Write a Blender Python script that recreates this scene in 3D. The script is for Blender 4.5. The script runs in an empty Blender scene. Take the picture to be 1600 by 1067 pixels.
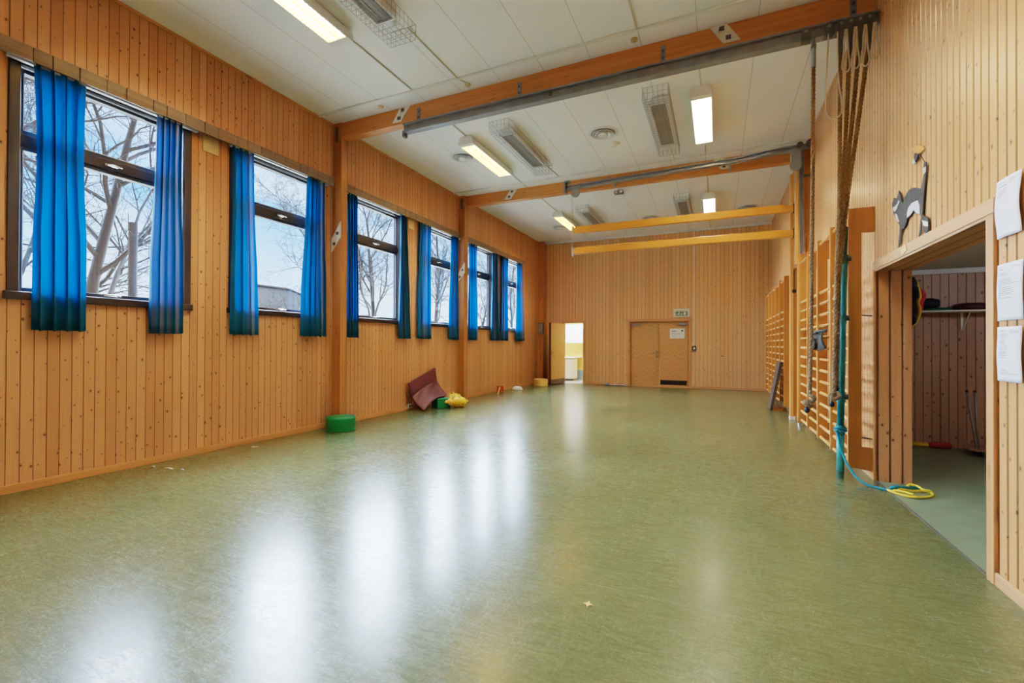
import bpy, math, random
from mathutils import Vector, Matrix, Euler
random.seed(7)
SC = bpy.context.scene
COL = SC.collection
PI = math.pi

# ------------------------------------------------------------------ helpers
class MB:
    def __init__(s):
        s.v = []; s.f = []; s.uv = None
    def quad(s, a, b, c, d):
        n = len(s.v); s.v += [tuple(a), tuple(b), tuple(c), tuple(d)]; s.f.append((n, n+1, n+2, n+3))
    def box(s, x0, x1, y0, y1, z0, z1, M=None):
        n = len(s.v)
        P = [(x0,y0,z0),(x1,y0,z0),(x1,y1,z0),(x0,y1,z0),(x0,y0,z1),(x1,y0,z1),(x1,y1,z1),(x0,y1,z1)]
        if M is not None: P = [tuple(M @ Vector(p)) for p in P]
        s.v += P
        s.f += [tuple(n+i for i in q) for q in ((0,3,2,1),(4,5,6,7),(0,1,5,4),(1,2,6,5),(2,3,7,6),(3,0,4,7))]
        return s
    def prism(s, poly, d0, d1, axis='x', M=None):
        # poly: list of 2-D points in the plane across `axis` (x: (y,z)  y: (x,z)  z: (x,y)), extruded d0..d1
        def P(p, d):
            q = {'x': (d, p[0], p[1]), 'y': (p[0], d, p[1]), 'z': (p[0], p[1], d)}[axis]
            return tuple(M @ Vector(q)) if M is not None else q
        n = len(s.v); k = len(poly)
        s.v += [P(p, d0) for p in poly] + [P(p, d1) for p in poly]
        s.f.append(tuple(range(n, n+k))[::-1]); s.f.append(tuple(range(n+k, n+2*k)))
        for i in range(k):
            j = (i+1) % k
            s.f.append((n+i, n+j, n+k+j, n+k+i))
        return s
    def tube(s, pts, r, n=8, cap=True, fr=None):
        pts = [Vector(p) for p in pts]; m = len(pts)
        rs = r if isinstance(r, (list, tuple)) else [r]*m
        base = len(s.v); u = None
        for i, p in enumerate(pts):
            t = (pts[min(i+1, m-1)] - pts[max(i-1, 0)])
            t = t.normalized() if t.length > 1e-9 else Vector((0,0,1))
            if u is None:
                u = t.orthogonal().normalized()
            else:
                u = (u - t*u.dot(t))
                u = u.normalized() if u.length > 1e-6 else t.orthogonal().normalized()
            w = t.cross(u)
            for k in range(n):
                a = 2*PI*k/n
                rr = rs[i]*(fr(i, a) if fr else 1)
                s.v.append(tuple(p + u*(math.cos(a)*rr) + w*(math.sin(a)*rr)))
        for i in range(m-1):
            for k in range(n):
                k2 = (k+1) % n
                s.f.append((base+i*n+k, base+i*n+k2, base+(i+1)*n+k2, base+(i+1)*n+k))
        if cap and n > 2:
            s.f.append(tuple(base+k for k in range(n))[::-1]); s.f.append(tuple(base+(m-1)*n+k for k in range(n)))
        return s
    def cyl(s, a, b, r, n=16, r2=None):
        return s.tube([a, b], [r, r if r2 is None else r2], n)
    def lathe(s, prof, c, n=32, axis='z'):
        # prof: list of (radius, height); open profile, revolved about the axis through c
        b = len(s.v); m = len(prof)
        for (r, h) in prof:
            for k in range(n):
                a = 2*PI*k/n
                q = {'z': (r*math.cos(a), r*math.sin(a), h), 'x': (h, r*math.cos(a), r*math.sin(a)), 'y': (r*math.cos(a), h, r*math.sin(a))}[axis]
                s.v.append((c[0]+q[0], c[1]+q[1], c[2]+q[2]))
        for i in range(m-1):
            for k in range(n):
                k2 = (k+1) % n
                s.f.append((b+i*n+k, b+i*n+k2, b+(i+1)*n+k2, b+(i+1)*n+k))
        s.f.append(tuple(b+k for k in range(n))[::-1]); s.f.append(tuple(b+(m-1)*n+k for k in range(n)))
        return s
    def ball(s, c, r, n=16, m=10, M=None):
        rx, ry, rz = r if isinstance(r, (list, tuple)) else (r, r, r)
        b = len(s.v)
        def add(p):
            p = Vector(p)
            if M is not None: p = M @ p
            s.v.append((c[0]+p[0], c[1]+p[1], c[2]+p[2]))
        for i in range(1, m):
            t = PI*i/m
            for k in range(n):
                a = 2*PI*k/n
                add((rx*math.sin(t)*math.cos(a), ry*math.sin(t)*math.sin(a), rz*math.cos(t)))
        add((0,0,rz)); add((0,0,-rz)); N = b+(m-1)*n
        for i in range(m-2):
            for k in range(n):
                k2 = (k+1) % n
                s.f.append((b+i*n+k, b+(i+1)*n+k, b+(i+1)*n+k2, b+i*n+k2))
        for k in range(n):
            k2 = (k+1) % n
            s.f.append((N, b+k, b+k2)); s.f.append((N+1, b+(m-2)*n+k2, b+(m-2)*n+k))
        return s
    def grid(s, fn, nu, nv):
        b = len(s.v); s.uv = {} if s.uv is None else s.uv
        for j in range(nv+1):
            for i in range(nu+1):
                s.uv[len(s.v)] = (i/nu, j/nv); s.v.append(tuple(fn(i/nu, j/nv)))
        for j in range(nv):
            for i in range(nu):
                a = b+j*(nu+1)+i
                s.f.append((a, a+1, a+nu+2, a+nu+1))
        return s
    def build(s, name, m, parent=None, bevel=0.0, smooth=False, solid=0.0, loc=None):
        me = bpy.data.meshes.new(name)
        o = bpy.data.objects.new(name, me)
        org = Vector((0,0,0))
        if parent is not None:
            r = parent
            while r.parent is not None: r = r.parent
            org = Vector(r.location)
        elif loc is not None:
            org = Vector(loc); o.location = org
        me.from_pydata([tuple(Vector(p)-org) for p in s.v], [], s.f)
        if s.uv is not None:
            ul = me.uv_layers.new(name='UVMap')
            for li, lp in enumerate(me.loops):
                ul.data[li].uv = s.uv.get(lp.vertex_index, (0,0))
        me.materials.append(m)
        if smooth:
            me.polygons.foreach_set('use_smooth', [True]*len(me.polygons))
        COL.objects.link(o)
        if parent is not None:
            o.parent = parent
            o.location = (Vector((0,0,0)) if parent.parent is None and parent.type == 'EMPTY' else Vector((0,0,0)))
        if solid:
            md = o.modifiers.new('solid', 'SOLIDIFY'); md.thickness = solid; md.offset = 0
        if bevel:
            md = o.modifiers.new('bevel', 'BEVEL'); md.width = bevel; md.segments = 2; md.limit_method = 'ANGLE'; md.angle_limit = 0.7
        me.update()
        return o

def tag(o, label=None, cat=None, group=None, kind=None):
    if label: o['label'] = label
    if cat: o['category'] = cat
    if group: o['group'] = group
    if kind: o['kind'] = kind
    return o
def empty(name, loc, label=None, cat=None, group=None, kind=None):
    o = bpy.data.objects.new(name, None); o.location = loc; o.empty_display_size = .1
    COL.objects.link(o)
    return tag(o, label, cat, group, kind)
def dup(root, loc, label=None, group=None, rz=None):
    r = root.copy(); COL.objects.link(r); r.location = loc
    if rz is not None: r.rotation_euler = (0, 0, rz)
    if label: r['label'] = label
    if group: r['group'] = group
    def rec(a, b):
        for ch in list(a.children):
            c = ch.copy(); COL.objects.link(c); c.parent = b
            rec(ch, c)
    rec(root, r)
    return r

# ------------------------------------------------------------------ materials
class NT:
    def __init__(s, name):
        s.m = bpy.data.materials.new(name); s.m.use_nodes = True
        s.t = s.m.node_tree; s.b = s.t.nodes['Principled BSDF']; s.out = s.t.nodes['Material Output']
    def n(s, typ, **kw):
        nd = s.t.nodes.new(typ)
        for k, v in kw.items():
            if k.startswith('i_'):
                key = k[2:]; key = int(key) if key.isdigit() else key.replace('_', ' ')
                inp = nd.inputs[key]
                if isinstance(v, bpy.types.NodeSocket): s.t.links.new(v, inp)
                else: inp.default_value = v
            else: setattr(nd, k, v)
        return nd
    def link(s, a, b): s.t.links.new(a, b)
    def math(s, op, a, b=None, c=None):
        nd = s.t.nodes.new('ShaderNodeMath'); nd.operation = op
        for i, v in enumerate((a, b, c)):
            if v is None: continue
            if isinstance(v, bpy.types.NodeSocket): s.t.links.new(v, nd.inputs[i])
            else: nd.inputs[i].default_value = v
        return nd.outputs[0]
    def ramp(s, fac, stops, interp='LINEAR'):
        nd = s.t.nodes.new('ShaderNodeValToRGB'); cr = nd.color_ramp; cr.interpolation = interp
        while len(cr.elements) < len(stops): cr.elements.new(0.5)
        for e, (p, c) in zip(cr.elements, stops):
            e.position = p; e.color = (*c, 1) if len(c) == 3 else c
        s.t.links.new(fac, nd.inputs[0]); return nd.outputs[0]
    def mix(s, fac, a, b, blend='MIX'):
        nd = s.t.nodes.new('ShaderNodeMix'); nd.data_type = 'RGBA'; nd.blend_type = blend
        for i, v in ((0, fac), (6, a), (7, b)):
            if isinstance(v, bpy.types.NodeSocket): s.t.links.new(v, nd.inputs[i])
            elif i == 0: nd.inputs[0].default_value = v
            else: nd.inputs[i].default_value = (*v, 1) if len(v) == 3 else v
        return nd.outputs[2]
    def comb(s, x, y, z):
        nd = s.t.nodes.new('ShaderNodeCombineXYZ')
        for i, v in enumerate((x, y, z)):
            if isinstance(v, bpy.types.NodeSocket): s.t.links.new(v, nd.inputs[i])
            else: nd.inputs[i].default_value = v
        return nd.outputs[0]
    def bump(s, h, strength=.3, dist=.01):
        nd = s.n('ShaderNodeBump', i_Strength=strength, i_Distance=dist, i_Height=h)
        s.link(nd.outputs[0], s.b.inputs['Normal'])
    def set(s, **kw):
        for k, v in kw.items():
            inp = s.b.inputs[k.replace('_', ' ')]
            if isinstance(v, bpy.types.NodeSocket): s.t.links.new(v, inp)
            else: inp.default_value = (*v, 1) if isinstance(v, tuple) and len(v) == 3 else v
        return s

def plain(name, col, rough=.5, metal=0.0, var=.08, scale=8.0, spec=.5):
    m = NT(name)
    tc = m.n('ShaderNodeTexCoord')
    ns = m.n('ShaderNodeTexNoise', i_Vector=tc.outputs['Object'], i_Scale=scale, i_Detail=3.0)
    c0 = tuple(max(0, c*(1-var)) for c in col); c1 = tuple(min(1, c*(1+var)) for c in col)
    m.set(Base_Color=m.ramp(ns.outputs[0], [(.3, c0), (.7, c1)]), Roughness=rough, Metallic=metal, Specular_IOR_Level=spec)
    return m.m

def pine_boards(name, axis, bw, phase, tones, rough=.42, seed=0.0, knot=(.07,.026,.010), grain=.5, jw=.05, spec=.45, jd=.55):
    m = NT(name)
    geo = m.n('ShaderNodeNewGeometry'); sep = m.n('ShaderNodeSeparateXYZ', i_0=geo.outputs['Position'])
    t = sep.outputs['XYZ'.index(axis.upper())]; z = sep.outputs[2]
    q = m.math('DIVIDE', m.math('SUBTRACT', t, phase), bw)
    idx = m.math('FLOOR', q)
    wn = m.n('ShaderNodeTexWhiteNoise', noise_dimensions='1D', i_W=m.math('ADD', idx, seed+.5))
    base = m.ramp(wn.outputs[0], [(0, tones[0]), (.5, tones[1]), (1, tones[2])])
    off = m.math('MULTIPLY', wn.outputs[0], 37.0)
    gv = m.comb(m.math('MULTIPLY', t, 55.0), m.math('ADD', m.math('MULTIPLY', z, 1.3), off), idx)
    gn = m.n('ShaderNodeTexNoise', i_Vector=gv, i_Scale=1.0, i_Detail=4.0, i_Distortion=.6)
    c = m.mix(m.math('MULTIPLY', m.math('SUBTRACT', gn.outputs[0], .35), grain), base, tuple(x*.55 for x in tones[0]))
    # knots
    cu, cz = 1.0/bw, 5.0
    ku = m.math('ADD', q, m.math('MULTIPLY', off, 0.0)); kz = m.math('ADD', m.math('MULTIPLY', z, cz), off)
    vo = m.n('ShaderNodeTexVoronoi', i_Vector=m.comb(ku, kz, seed), i_Scale=1.0, i_Randomness=1.0)
    vp = m.n('ShaderNodeSeparateXYZ', i_0=vo.outputs['Position'])
    dx = m.math('MULTIPLY', m.math('SUBTRACT', vp.outputs[0], ku), bw); dz = m.math('MULTIPLY', m.math('SUBTRACT', vp.outputs[1], kz), .75/cz)
    rr = m.math('SQRT', m.math('ADD', m.math('MULTIPLY', dx, dx), m.math('MULTIPLY', dz, dz)))
    wk = m.n('ShaderNodeTexWhiteNoise', noise_dimensions='3D', i_Vector=vo.outputs['Position'])
    rad = m.math('MULTIPLY_ADD', m.math('POWER', wk.outputs[0], 2.0), .0095, .0022)
    k1 = m.math('SUBTRACT', 1.0, m.math('SMOOTH_MIN', m.math('DIVIDE', rr, rad), 1.0, .3))
    k2 = m.math('SUBTRACT', 1.0, m.math('MINIMUM', m.math('DIVIDE', rr, m.math('MULTIPLY', rad, 2.4)), 1.0))
    c = m.mix(m.math('MULTIPLY', k2, .45), c, tuple(x*.45 for x in tones[0]))
    c = m.mix(m.math('MINIMUM', m.math('MULTIPLY', m.math('MAXIMUM', k1, 0.0), 2.2), .92), c, knot)
    # darker joint between the boards
    fr = m.math('FRACT', q)
    e = m.math('MINIMUM', fr, m.math('SUBTRACT', 1.0, fr))
    gj = m.n('ShaderNodeMapRange', i_Value=e, i_1=jw*.7, i_2=jw*1.3, i_3=1.0, i_4=0.0)
    c = m.mix(m.math('MULTIPLY', gj.outputs[0], jd), c, tuple(x*.25 for x in tones[0]))
    m.set(Base_Color=c, Roughness=rough, Specular_IOR_Level=spec)
    return m.m

def wood(name, tones, grain='z', rough=.4, fine=26.0, knots=True, coat=0.0):
    m = NT(name)
    tc = m.n('ShaderNodeTexCoord')
    sc = {'x': (.9, fine, fine), 'y': (fine, .9, fine), 'z': (fine, fine, .9)}[grain]
    mp = m.n('ShaderNodeMapping', i_Vector=tc.outputs['Object'], i_Scale=sc)
    ns = m.n('ShaderNodeTexNoise', i_Vector=mp.outputs[0], i_Scale=1.0, i_Detail=5.0, i_Distortion=.8)
    c = m.ramp(ns.outputs[0], [(.25, tones[0]), (.5, tones[1]), (.75, tones[2])])
    if knots:
        sk = {'x': (2.2, 9, 9), 'y': (9, 2.2, 9), 'z': (9, 9, 2.2)}[grain]
        mk = m.n('ShaderNodeMapping', i_Vector=tc.outputs['Object'], i_Scale=sk)
        vo = m.n('ShaderNodeTexVoronoi', i_Vector=mk.outputs[0], i_Scale=1.0)
        kd = m.n('ShaderNodeMapRange', i_Value=vo.outputs['Distance'], i_1=.05, i_2=.16, i_3=.8, i_4=0.0)
        c = m.mix(kd.outputs[0], c, tuple(x*.3 for x in tones[0]))
    m.set(Base_Color=c, Roughness=rough, Specular_IOR_Level=.5, Coat_Weight=coat, Coat_Roughness=.25)
    return m.m

def emit(name, col, strength):
    m = NT(name)
    tc = m.n('ShaderNodeTexCoord')
    ns = m.n('ShaderNodeTexNoise', i_Vector=tc.outputs['Object'], i_Scale=3.0)
    c = m.ramp(ns.outputs[0], [(.2, tuple(x*.94 for x in col)), (.8, col)])
    m.set(Base_Color=(.8,.8,.8), Emission_Color=c, Emission_Strength=strength)
    return m.m

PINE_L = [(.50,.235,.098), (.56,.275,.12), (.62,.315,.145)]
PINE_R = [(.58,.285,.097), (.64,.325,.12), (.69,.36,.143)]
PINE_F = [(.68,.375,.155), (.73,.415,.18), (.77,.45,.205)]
M = {}
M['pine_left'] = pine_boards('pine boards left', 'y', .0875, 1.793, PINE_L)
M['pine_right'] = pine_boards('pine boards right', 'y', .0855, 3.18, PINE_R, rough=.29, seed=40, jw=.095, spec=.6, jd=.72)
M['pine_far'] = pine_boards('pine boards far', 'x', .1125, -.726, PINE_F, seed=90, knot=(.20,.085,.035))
M['pine_reveal'] = pine_boards('pine boards reveal', 'x', .095, 1.40, PINE_L, seed=130, jw=.09, jd=.75)
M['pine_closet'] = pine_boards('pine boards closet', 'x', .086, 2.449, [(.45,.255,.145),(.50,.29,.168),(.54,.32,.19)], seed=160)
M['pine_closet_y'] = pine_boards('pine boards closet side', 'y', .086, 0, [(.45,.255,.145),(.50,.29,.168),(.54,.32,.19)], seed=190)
M['pine_trim'] = wood('pine trim', [(.50,.24,.085),(.58,.29,.11),(.64,.33,.13)], 'z')
M['pine_trim_y'] = wood('pine trim lengthwise', [(.46,.205,.066),(.54,.25,.085),(.60,.29,.105)], 'y')
M['pine_trim_pale'] = wood('pine trim pale', [(.56,.30,.13),(.62,.345,.155),(.68,.385,.18)], 'y')
M['pine_trim_x'] = wood('pine trim across', [(.50,.25,.10),(.56,.285,.12),(.62,.32,.14)], 'x')
M['glulam_x'] = wood('glulam beam', [(.45,.175,.036),(.56,.235,.056),(.64,.285,.078)], 'x', rough=.38)
M['glulam_z'] = wood('glulam column', [(.33,.128,.034),(.43,.180,.052),(.52,.225,.068)], 'z', rough=.38)
M['bar_wood'] = wood('varnished wall bar wood', [(.48,.20,.032),(.55,.235,.042),(.60,.265,.052)], 'z', rough=.33, knots=False)
M['bar_rung'] = wood('varnished rung wood', [(.66,.33,.085),(.72,.37,.105),(.76,.41,.125)], 'y', rough=.33, knots=False)
M['bar_panel'] = wood('brown varnished board', [(.36,.135,.018),(.41,.158,.024),(.45,.178,.03)], 'z', rough=.33, knots=False)
M['beam_yellow'] = wood('yellow varnished beam', [(.62,.25,.022),(.68,.285,.028),(.74,.32,.038)], 'x', rough=.3, knots=False)
M['pelmet'] = wood('grey brown pelmet wood', [(.14,.098,.072),(.21,.152,.112),(.27,.20,.15)], 'y', rough=.5, fine=45)
M['door_orange'] = wood('orange door veneer', [(.46,.20,.045),(.53,.24,.058),(.60,.29,.08)], 'z', rough=.35, knots=False)
M['mahogany'] = plain('dark reddish brown wood', (.075,.022,.016), .4)
M['frame_dark'] = plain('dark brown window paint', (.026,.015,.017), .38, var=.15)
M['sash_dark'] = plain('dark grey sash', (.035,.035,.045), .3, var=.12)
M['metal'] = plain('grey painted steel', (.23,.23,.24), .42, .2, .12)
M['metal_mid'] = plain('mid grey painted steel', (.28,.29,.31), .38, .4, .10)
M['metal_dark'] = plain('dark weathered steel', (.12,.112,.105), .45, .3, .2)
M['chrome'] = plain('brushed chrome', (.62,.62,.60), .25, 1.0, .06)
M['alu'] = plain('white aluminium', (.62,.64,.66), .35, .25, .05)
M['alu_grey'] = plain('galvanised wire', (.38,.38,.38), .4, .3, .05)
M['white'] = plain('white painted metal', (.78,.77,.73), .4, 0, .03)
M['offwhite'] = plain('off white plastic', (.74,.70,.58), .45, 0, .03)
M['cream'] = plain('cream plastic plate', (.62,.47,.23), .45, 0, .03)
M['cable'] = plain('cream cable sheath', (.62,.58,.46), .5, 0, .04)
M['black'] = plain('black rubber', (.012,.012,.013), .45, 0, .2)
M['paper'] = plain('white paper', (.80,.79,.82), .8, 0, .02, 3)
M['ink'] = plain('grey print ink', (.16,.16,.20), .8)
M['ink_blue'] = plain('blue print ink', (.05,.06,.45), .8)
M['ink_green'] = plain('green print ink', (.03,.22,.10), .8)
M['teal'] = plain('turquoise pole paint', (.05,.25,.25), .38, .15, .30, 14)
M['teal_dark'] = plain('dark green pole paint', (.03,.08,.06), .4, .2, .3, 20)
M['rope_blue'] = plain('turquoise rope', (.02,.20,.29), .7, 0, .15, 60)
M['rope_yellow'] = plain('yellow rope', (.75,.58,.03), .65, 0, .15, 60)
M['rope_cream'] = plain('cream cord', (.58,.46,.30), .7, 0, .1, 60)
M['green_vinyl'] = plain('bright green vinyl', (.006,.175,.042), .42, 0, .10, 5)
M['maroon'] = plain('maroon vinyl', (.075,.009,.025), .48, 0, .12, 4)
M['yellow_vinyl'] = plain('yellow rubber', (.86,.52,.012), .35, 0, .06, 5)
M['pale_yellow'] = plain('pale yellow foam vinyl', (.78,.48,.13), .5, 0, .06)
M['red_plastic'] = plain('red plastic', (.42,.02,.015), .4, 0, .1)
M['grey_plastic'] = plain('grey plastic', (.075,.060,.050), .5, 0, .08)
M['pale_plastic'] = plain('pale grey plastic', (.70,.68,.70), .45, 0, .04)
M['olive'] = plain('olive canvas', (.062,.056,.040), .8, 0, .25, 30)
M['olive_dark'] = plain('dark olive strap', (.045,.038,.028), .8, 0, .2, 30)
M['cloth_black'] = plain('black navy nylon', (.012,.014,.028), .6, 0, .2)
M['cloth_yellow'] = plain('yellow nylon', (.80,.55,.03), .6, 0, .1)
M['cloth_red'] = plain('red pink nylon', (.60,.04,.07), .6, 0, .1)
M['cloth_blue'] = plain('blue nylon', (.02,.13,.30), .6, 0, .1)
M['cloth_white'] = plain('white crumpled cloth', (.75,.76,.82), .8, 0, .05)
M['maroon_dark'] = plain('dark maroon plastic', (.08,.012,.025), .45)
M['green_disc'] = plain('green plastic disc', (.01,.13,.045), .45)
M['kit_yellow'] = plain('yellow kitchen wall paint', (.80,.58,.15), .6, 0, .04)
M['kit_white'] = plain('white cupboard laminate', (.80,.80,.78), .35, 0, .02)
M['cat_grey'] = plain('charcoal painted card', (.046,.039,.030), .6, 0, .40, 22, spec=.4)
M['cat_white'] = plain('white painted card', (.66,.62,.58), .65, 0, .10, 18)
M['leaf_orange'] = plain('orange paper', (.62,.25,.035), .6, 0, .15, 12)
M['tape'] = plain('masking tape', (.72,.50,.20), .6, 0, .06)
M['sign_green'] = plain('grey green sign film', (.17,.24,.17), .45, 0, .05)
M['steel_grey'] = plain('grey aluminium tube', (.45,.44,.42), .35, .6, .05)
M['bark'] = plain('grey tree bark', (.028,.0225,.019), .9, 0, .35, 30)
M['roof'] = None

def ceiling_mat():
    m = NT('ceiling boards')
    geo = m.n('ShaderNodeNewGeometry'); sep = m.n('ShaderNodeSeparateXYZ', i_0=geo.outputs['Position'])
    x, y = sep.outputs[0], sep.outputs[1]
    qx = m.math('DIVIDE', m.math('ADD', x, 5.01), .60); ix = m.math('FLOOR', qx); fx = m.math('FRACT', qx)
    ex = m.math('MULTIPLY', m.math('MINIMUM', fx, m.math('SUBTRACT', 1.0, fx)), .60)
    st = m.math('MULTIPLY', m.math('MODULO', m.math('ABSOLUTE', ix), 2.0), .6)
    qy = m.math('DIVIDE', m.math('ADD', m.math('ADD', y, 9.0), st), 1.2); fy = m.math('FRACT', qy)
    ey = m.math('MULTIPLY', m.math('MINIMUM', fy, m.math('SUBTRACT', 1.0, fy)), 1.2)
    jx = m.n('ShaderNodeMapRange', i_Value=ex, i_1=.0025, i_2=.006, i_3=1.0, i_4=0.0)
    jy = m.n('ShaderNodeMapRange', i_Value=ey, i_1=.001, i_2=.004, i_3=.35, i_4=0.0)
    j = m.math('MAXIMUM', jx.outputs[0], jy.outputs[0])
    nz = m.n('ShaderNodeTexNoise', i_Vector=geo.outputs['Position'], i_Scale=1.1, i_Detail=4.0)
    c = m.ramp(nz.outputs[0], [(.3, (.82,.82,.80)), (.7, (.86,.86,.84))])
    c = m.mix(m.math('MULTIPLY', j, .5), c, (.25,.23,.19))
    m.set(Base_Color=c, Roughness=.55, Specular_IOR_Level=.3)
    return m.m
M['ceiling'] = ceiling_mat()
M['ceil_white'] = plain('white ceiling trim', (.76,.75,.71), .5, 0, .02, 2)

def floor_mat():
    m = NT('green linoleum')
    geo = m.n('ShaderNodeNewGeometry'); P = geo.outputs['Position']
    sep = m.n('ShaderNodeSeparateXYZ', i_0=P); x, y = sep.outputs[0], sep.outputs[1]
    n1 = m.n('ShaderNodeTexNoise', i_Vector=P, i_Scale=.55, i_Detail=4.0, i_Roughness=.6)
    mp = m.n('ShaderNodeMapping', i_Vector=P, i_Scale=(4.5, 38.0, 1.0), i_Rotation=(0, 0, .25))
    n2 = m.n('ShaderNodeTexNoise', i_Vector=mp.outputs[0], i_Scale=1.0, i_Detail=5.0, i_Roughness=.65, i_Distortion=.4)
    n3 = m.n('ShaderNodeTexNoise', i_Vector=P, i_Scale=60.0, i_Detail=2.0)
    f = m.math('ADD', m.math('MULTIPLY', n1.outputs[0], .45), m.math('ADD', m.math('MULTIPLY', n2.outputs[0], .40), m.math('MULTIPLY', n3.outputs[0], .15)))
    c = m.ramp(f, [(.32, (.078,.094,.033)), (.50, (.110,.127,.049)), (.68, (.155,.173,.074))])
    # scuffs: thin light streaks in patches
    ms = m.n('ShaderNodeMapping', i_Vector=P, i_Scale=(1.0, 5.0, 1.0), i_Rotation=(0, 0, .5))
    s1 = m.n('ShaderNodeTexNoise', i_Vector=ms.outputs[0], i_Scale=3.2, i_Detail=6.0, i_Roughness=.7, i_Distortion=1.6)
    l1 = m.math('ABSOLUTE', m.math('SUBTRACT', s1.outputs[0], .5))
    k1 = m.n('ShaderNodeMapRange', i_Value=l1, i_1=.0, i_2=.012, i_3=1.0, i_4=0.0)
    ms2 = m.n('ShaderNodeMapping', i_Vector=P, i_Scale=(5.5, 1.1, 1.0), i_Rotation=(0, 0, .9))
    s2 = m.n('ShaderNodeTexNoise', i_Vector=ms2.outputs[0], i_Scale=2.2, i_Detail=5.0, i_Roughness=.7, i_Distortion=1.2)
    l2 = m.math('ABSOLUTE', m.math('SUBTRACT', s2.outputs[0], .5))
    k2 = m.n('ShaderNodeMapRange', i_Value=l2, i_1=.0, i_2=.010, i_3=1.0, i_4=0.0)
    patch = m.n('ShaderNodeTexNoise', i_Vector=P, i_Scale=1.3, i_Detail=3.0)
    pm = m.n('ShaderNodeMapRange', i_Value=patch.outputs[0], i_1=.48, i_2=.68, i_3=0.0, i_4=1.0)
    sc = m.math('MULTIPLY', m.math('MAXIMUM', k1.outputs[0], k2.outputs[0]), pm.outputs[0])
    c = m.mix(m.math('MULTIPLY', sc, .22), c, (.42,.44,.34))
    # welded sheet seams running across and along
    wy = m.n('ShaderNodeTexNoise', i_Vector=P, i_Scale=.8)
    qx = m.math('FRACT', m.math('DIVIDE', m.math('ADD', m.math('ADD', y, m.math('MULTIPLY', wy.outputs[0], .10)), 8.60), 2.22))
    ex = m.math('MULTIPLY', m.math('MINIMUM', qx, m.math('SUBTRACT', 1.0, qx)), 2.22)
    sx = m.n('ShaderNodeMapRange', i_Value=ex, i_1=.002, i_2=.008, i_3=1.0, i_4=0.0)
    c = m.mix(m.math('MULTIPLY', sx.outputs[0], .10), c, (.40,.42,.32))
    ms3 = m.n('ShaderNodeMapping', i_Vector=P, i_Scale=(2.0, 9.0, 1.0), i_Rotation=(0, 0, -.35))
    s3 = m.n('ShaderNodeTexNoise', i_Vector=ms3.outputs[0], i_Scale=3.0, i_Detail=6.0, i_Roughness=.75, i_Distortion=.9)
    k3 = m.n('ShaderNodeMapRange', i_Value=m.math('ABSOLUTE', m.math('SUBTRACT', s3.outputs[0], .5)), i_1=0.0, i_2=.016, i_3=1.0, i_4=0.0)
    sc2 = m.math('MAXIMUM', m.math('MULTIPLY', m.math('MAXIMUM', k1.outputs[0], k2.outputs[0]), .7), k3.outputs[0])
    rf = m.math('ADD', .155, m.math('ADD', m.math('MULTIPLY', n1.outputs[0], .06), m.math('MULTIPLY', sc2, .16)))
    m.set(Base_Color=c, Roughness=rf, Specular_IOR_Level=.50, IOR=1.5, Coat_Weight=.06, Coat_Roughness=.32)
    mb = m.n('ShaderNodeMapping', i_Vector=P, i_Scale=(14.0, 90.0, 1.0), i_Rotation=(0, 0, .35))
    nb = m.n('ShaderNodeTexNoise', i_Vector=mb.outputs[0], i_Scale=1.0, i_Detail=3.0)
    m.bump(m.math('ADD', m.math('MULTIPLY', nb.outputs[0], .8), m.math('MULTIPLY', sc2, .6)), .060, .004)
    return m.m
M['floor'] = floor_mat()
M['floor_closet'] = plain('pale green linoleum', (.20,.25,.15), .35, 0, .12, 6)

def curtain_mat():
    m = NT('blue striped curtain')
    uv = m.n('ShaderNodeUVMap'); sep = m.n('ShaderNodeSeparateXYZ', i_0=uv.outputs[0])
    u, v = sep.outputs[0], sep.outputs[1]
    c = m.ramp(m.math('FRACT', m.math('MULTIPLY', u, 2.05)), [(0, (.012,.105,.215)), (.26, (.022,.150,.29)), (.31, (.15,.14,.24)), (.37, (.15,.14,.24)), (.42, (.022,.150,.29)),
        (.60, (.006,.080,.125)), (.78, (.008,.092,.15)), (.83, (.38,.36,.44)), (.87, (.38,.36,.44)), (.91, (.012,.105,.23)), (1, (.012,.105,.215))])
    nz = m.n('ShaderNodeTexNoise', i_Vector=m.comb(m.math('MULTIPLY', u, 160.0), m.math('MULTIPLY', v, 90.0), 0.0), i_Scale=1.0, i_Detail=3.0)
    c = m.mix(m.math('MULTIPLY', nz.outputs[0], .45), c, (.012,.16,.38))
    m.set(Base_Color=c, Roughness=.7, Specular_IOR_Level=.25)
    tr = m.n('ShaderNodeBsdfTranslucent', i_Color=m.mix(.7, c, (.05,.25,.50)))
    mx = m.n('ShaderNodeMixShader', i_0=.34)
    m.link(m.b.outputs[0], mx.inputs[1]); m.link(tr.outputs[0], mx.inputs[2])
    tp = m.n('ShaderNodeBsdfTransparent'); tp.inputs[0].default_value = (.25,.6,1,1)
    m2 = m.n('ShaderNodeMixShader', i_0=.06)
    m.link(mx.outputs[0], m2.inputs[1]); m.link(tp.outputs[0], m2.inputs[2]); m.link(m2.outputs[0], m.out.inputs[0])
    return m.m
M['curtain'] = curtain_mat()

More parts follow.
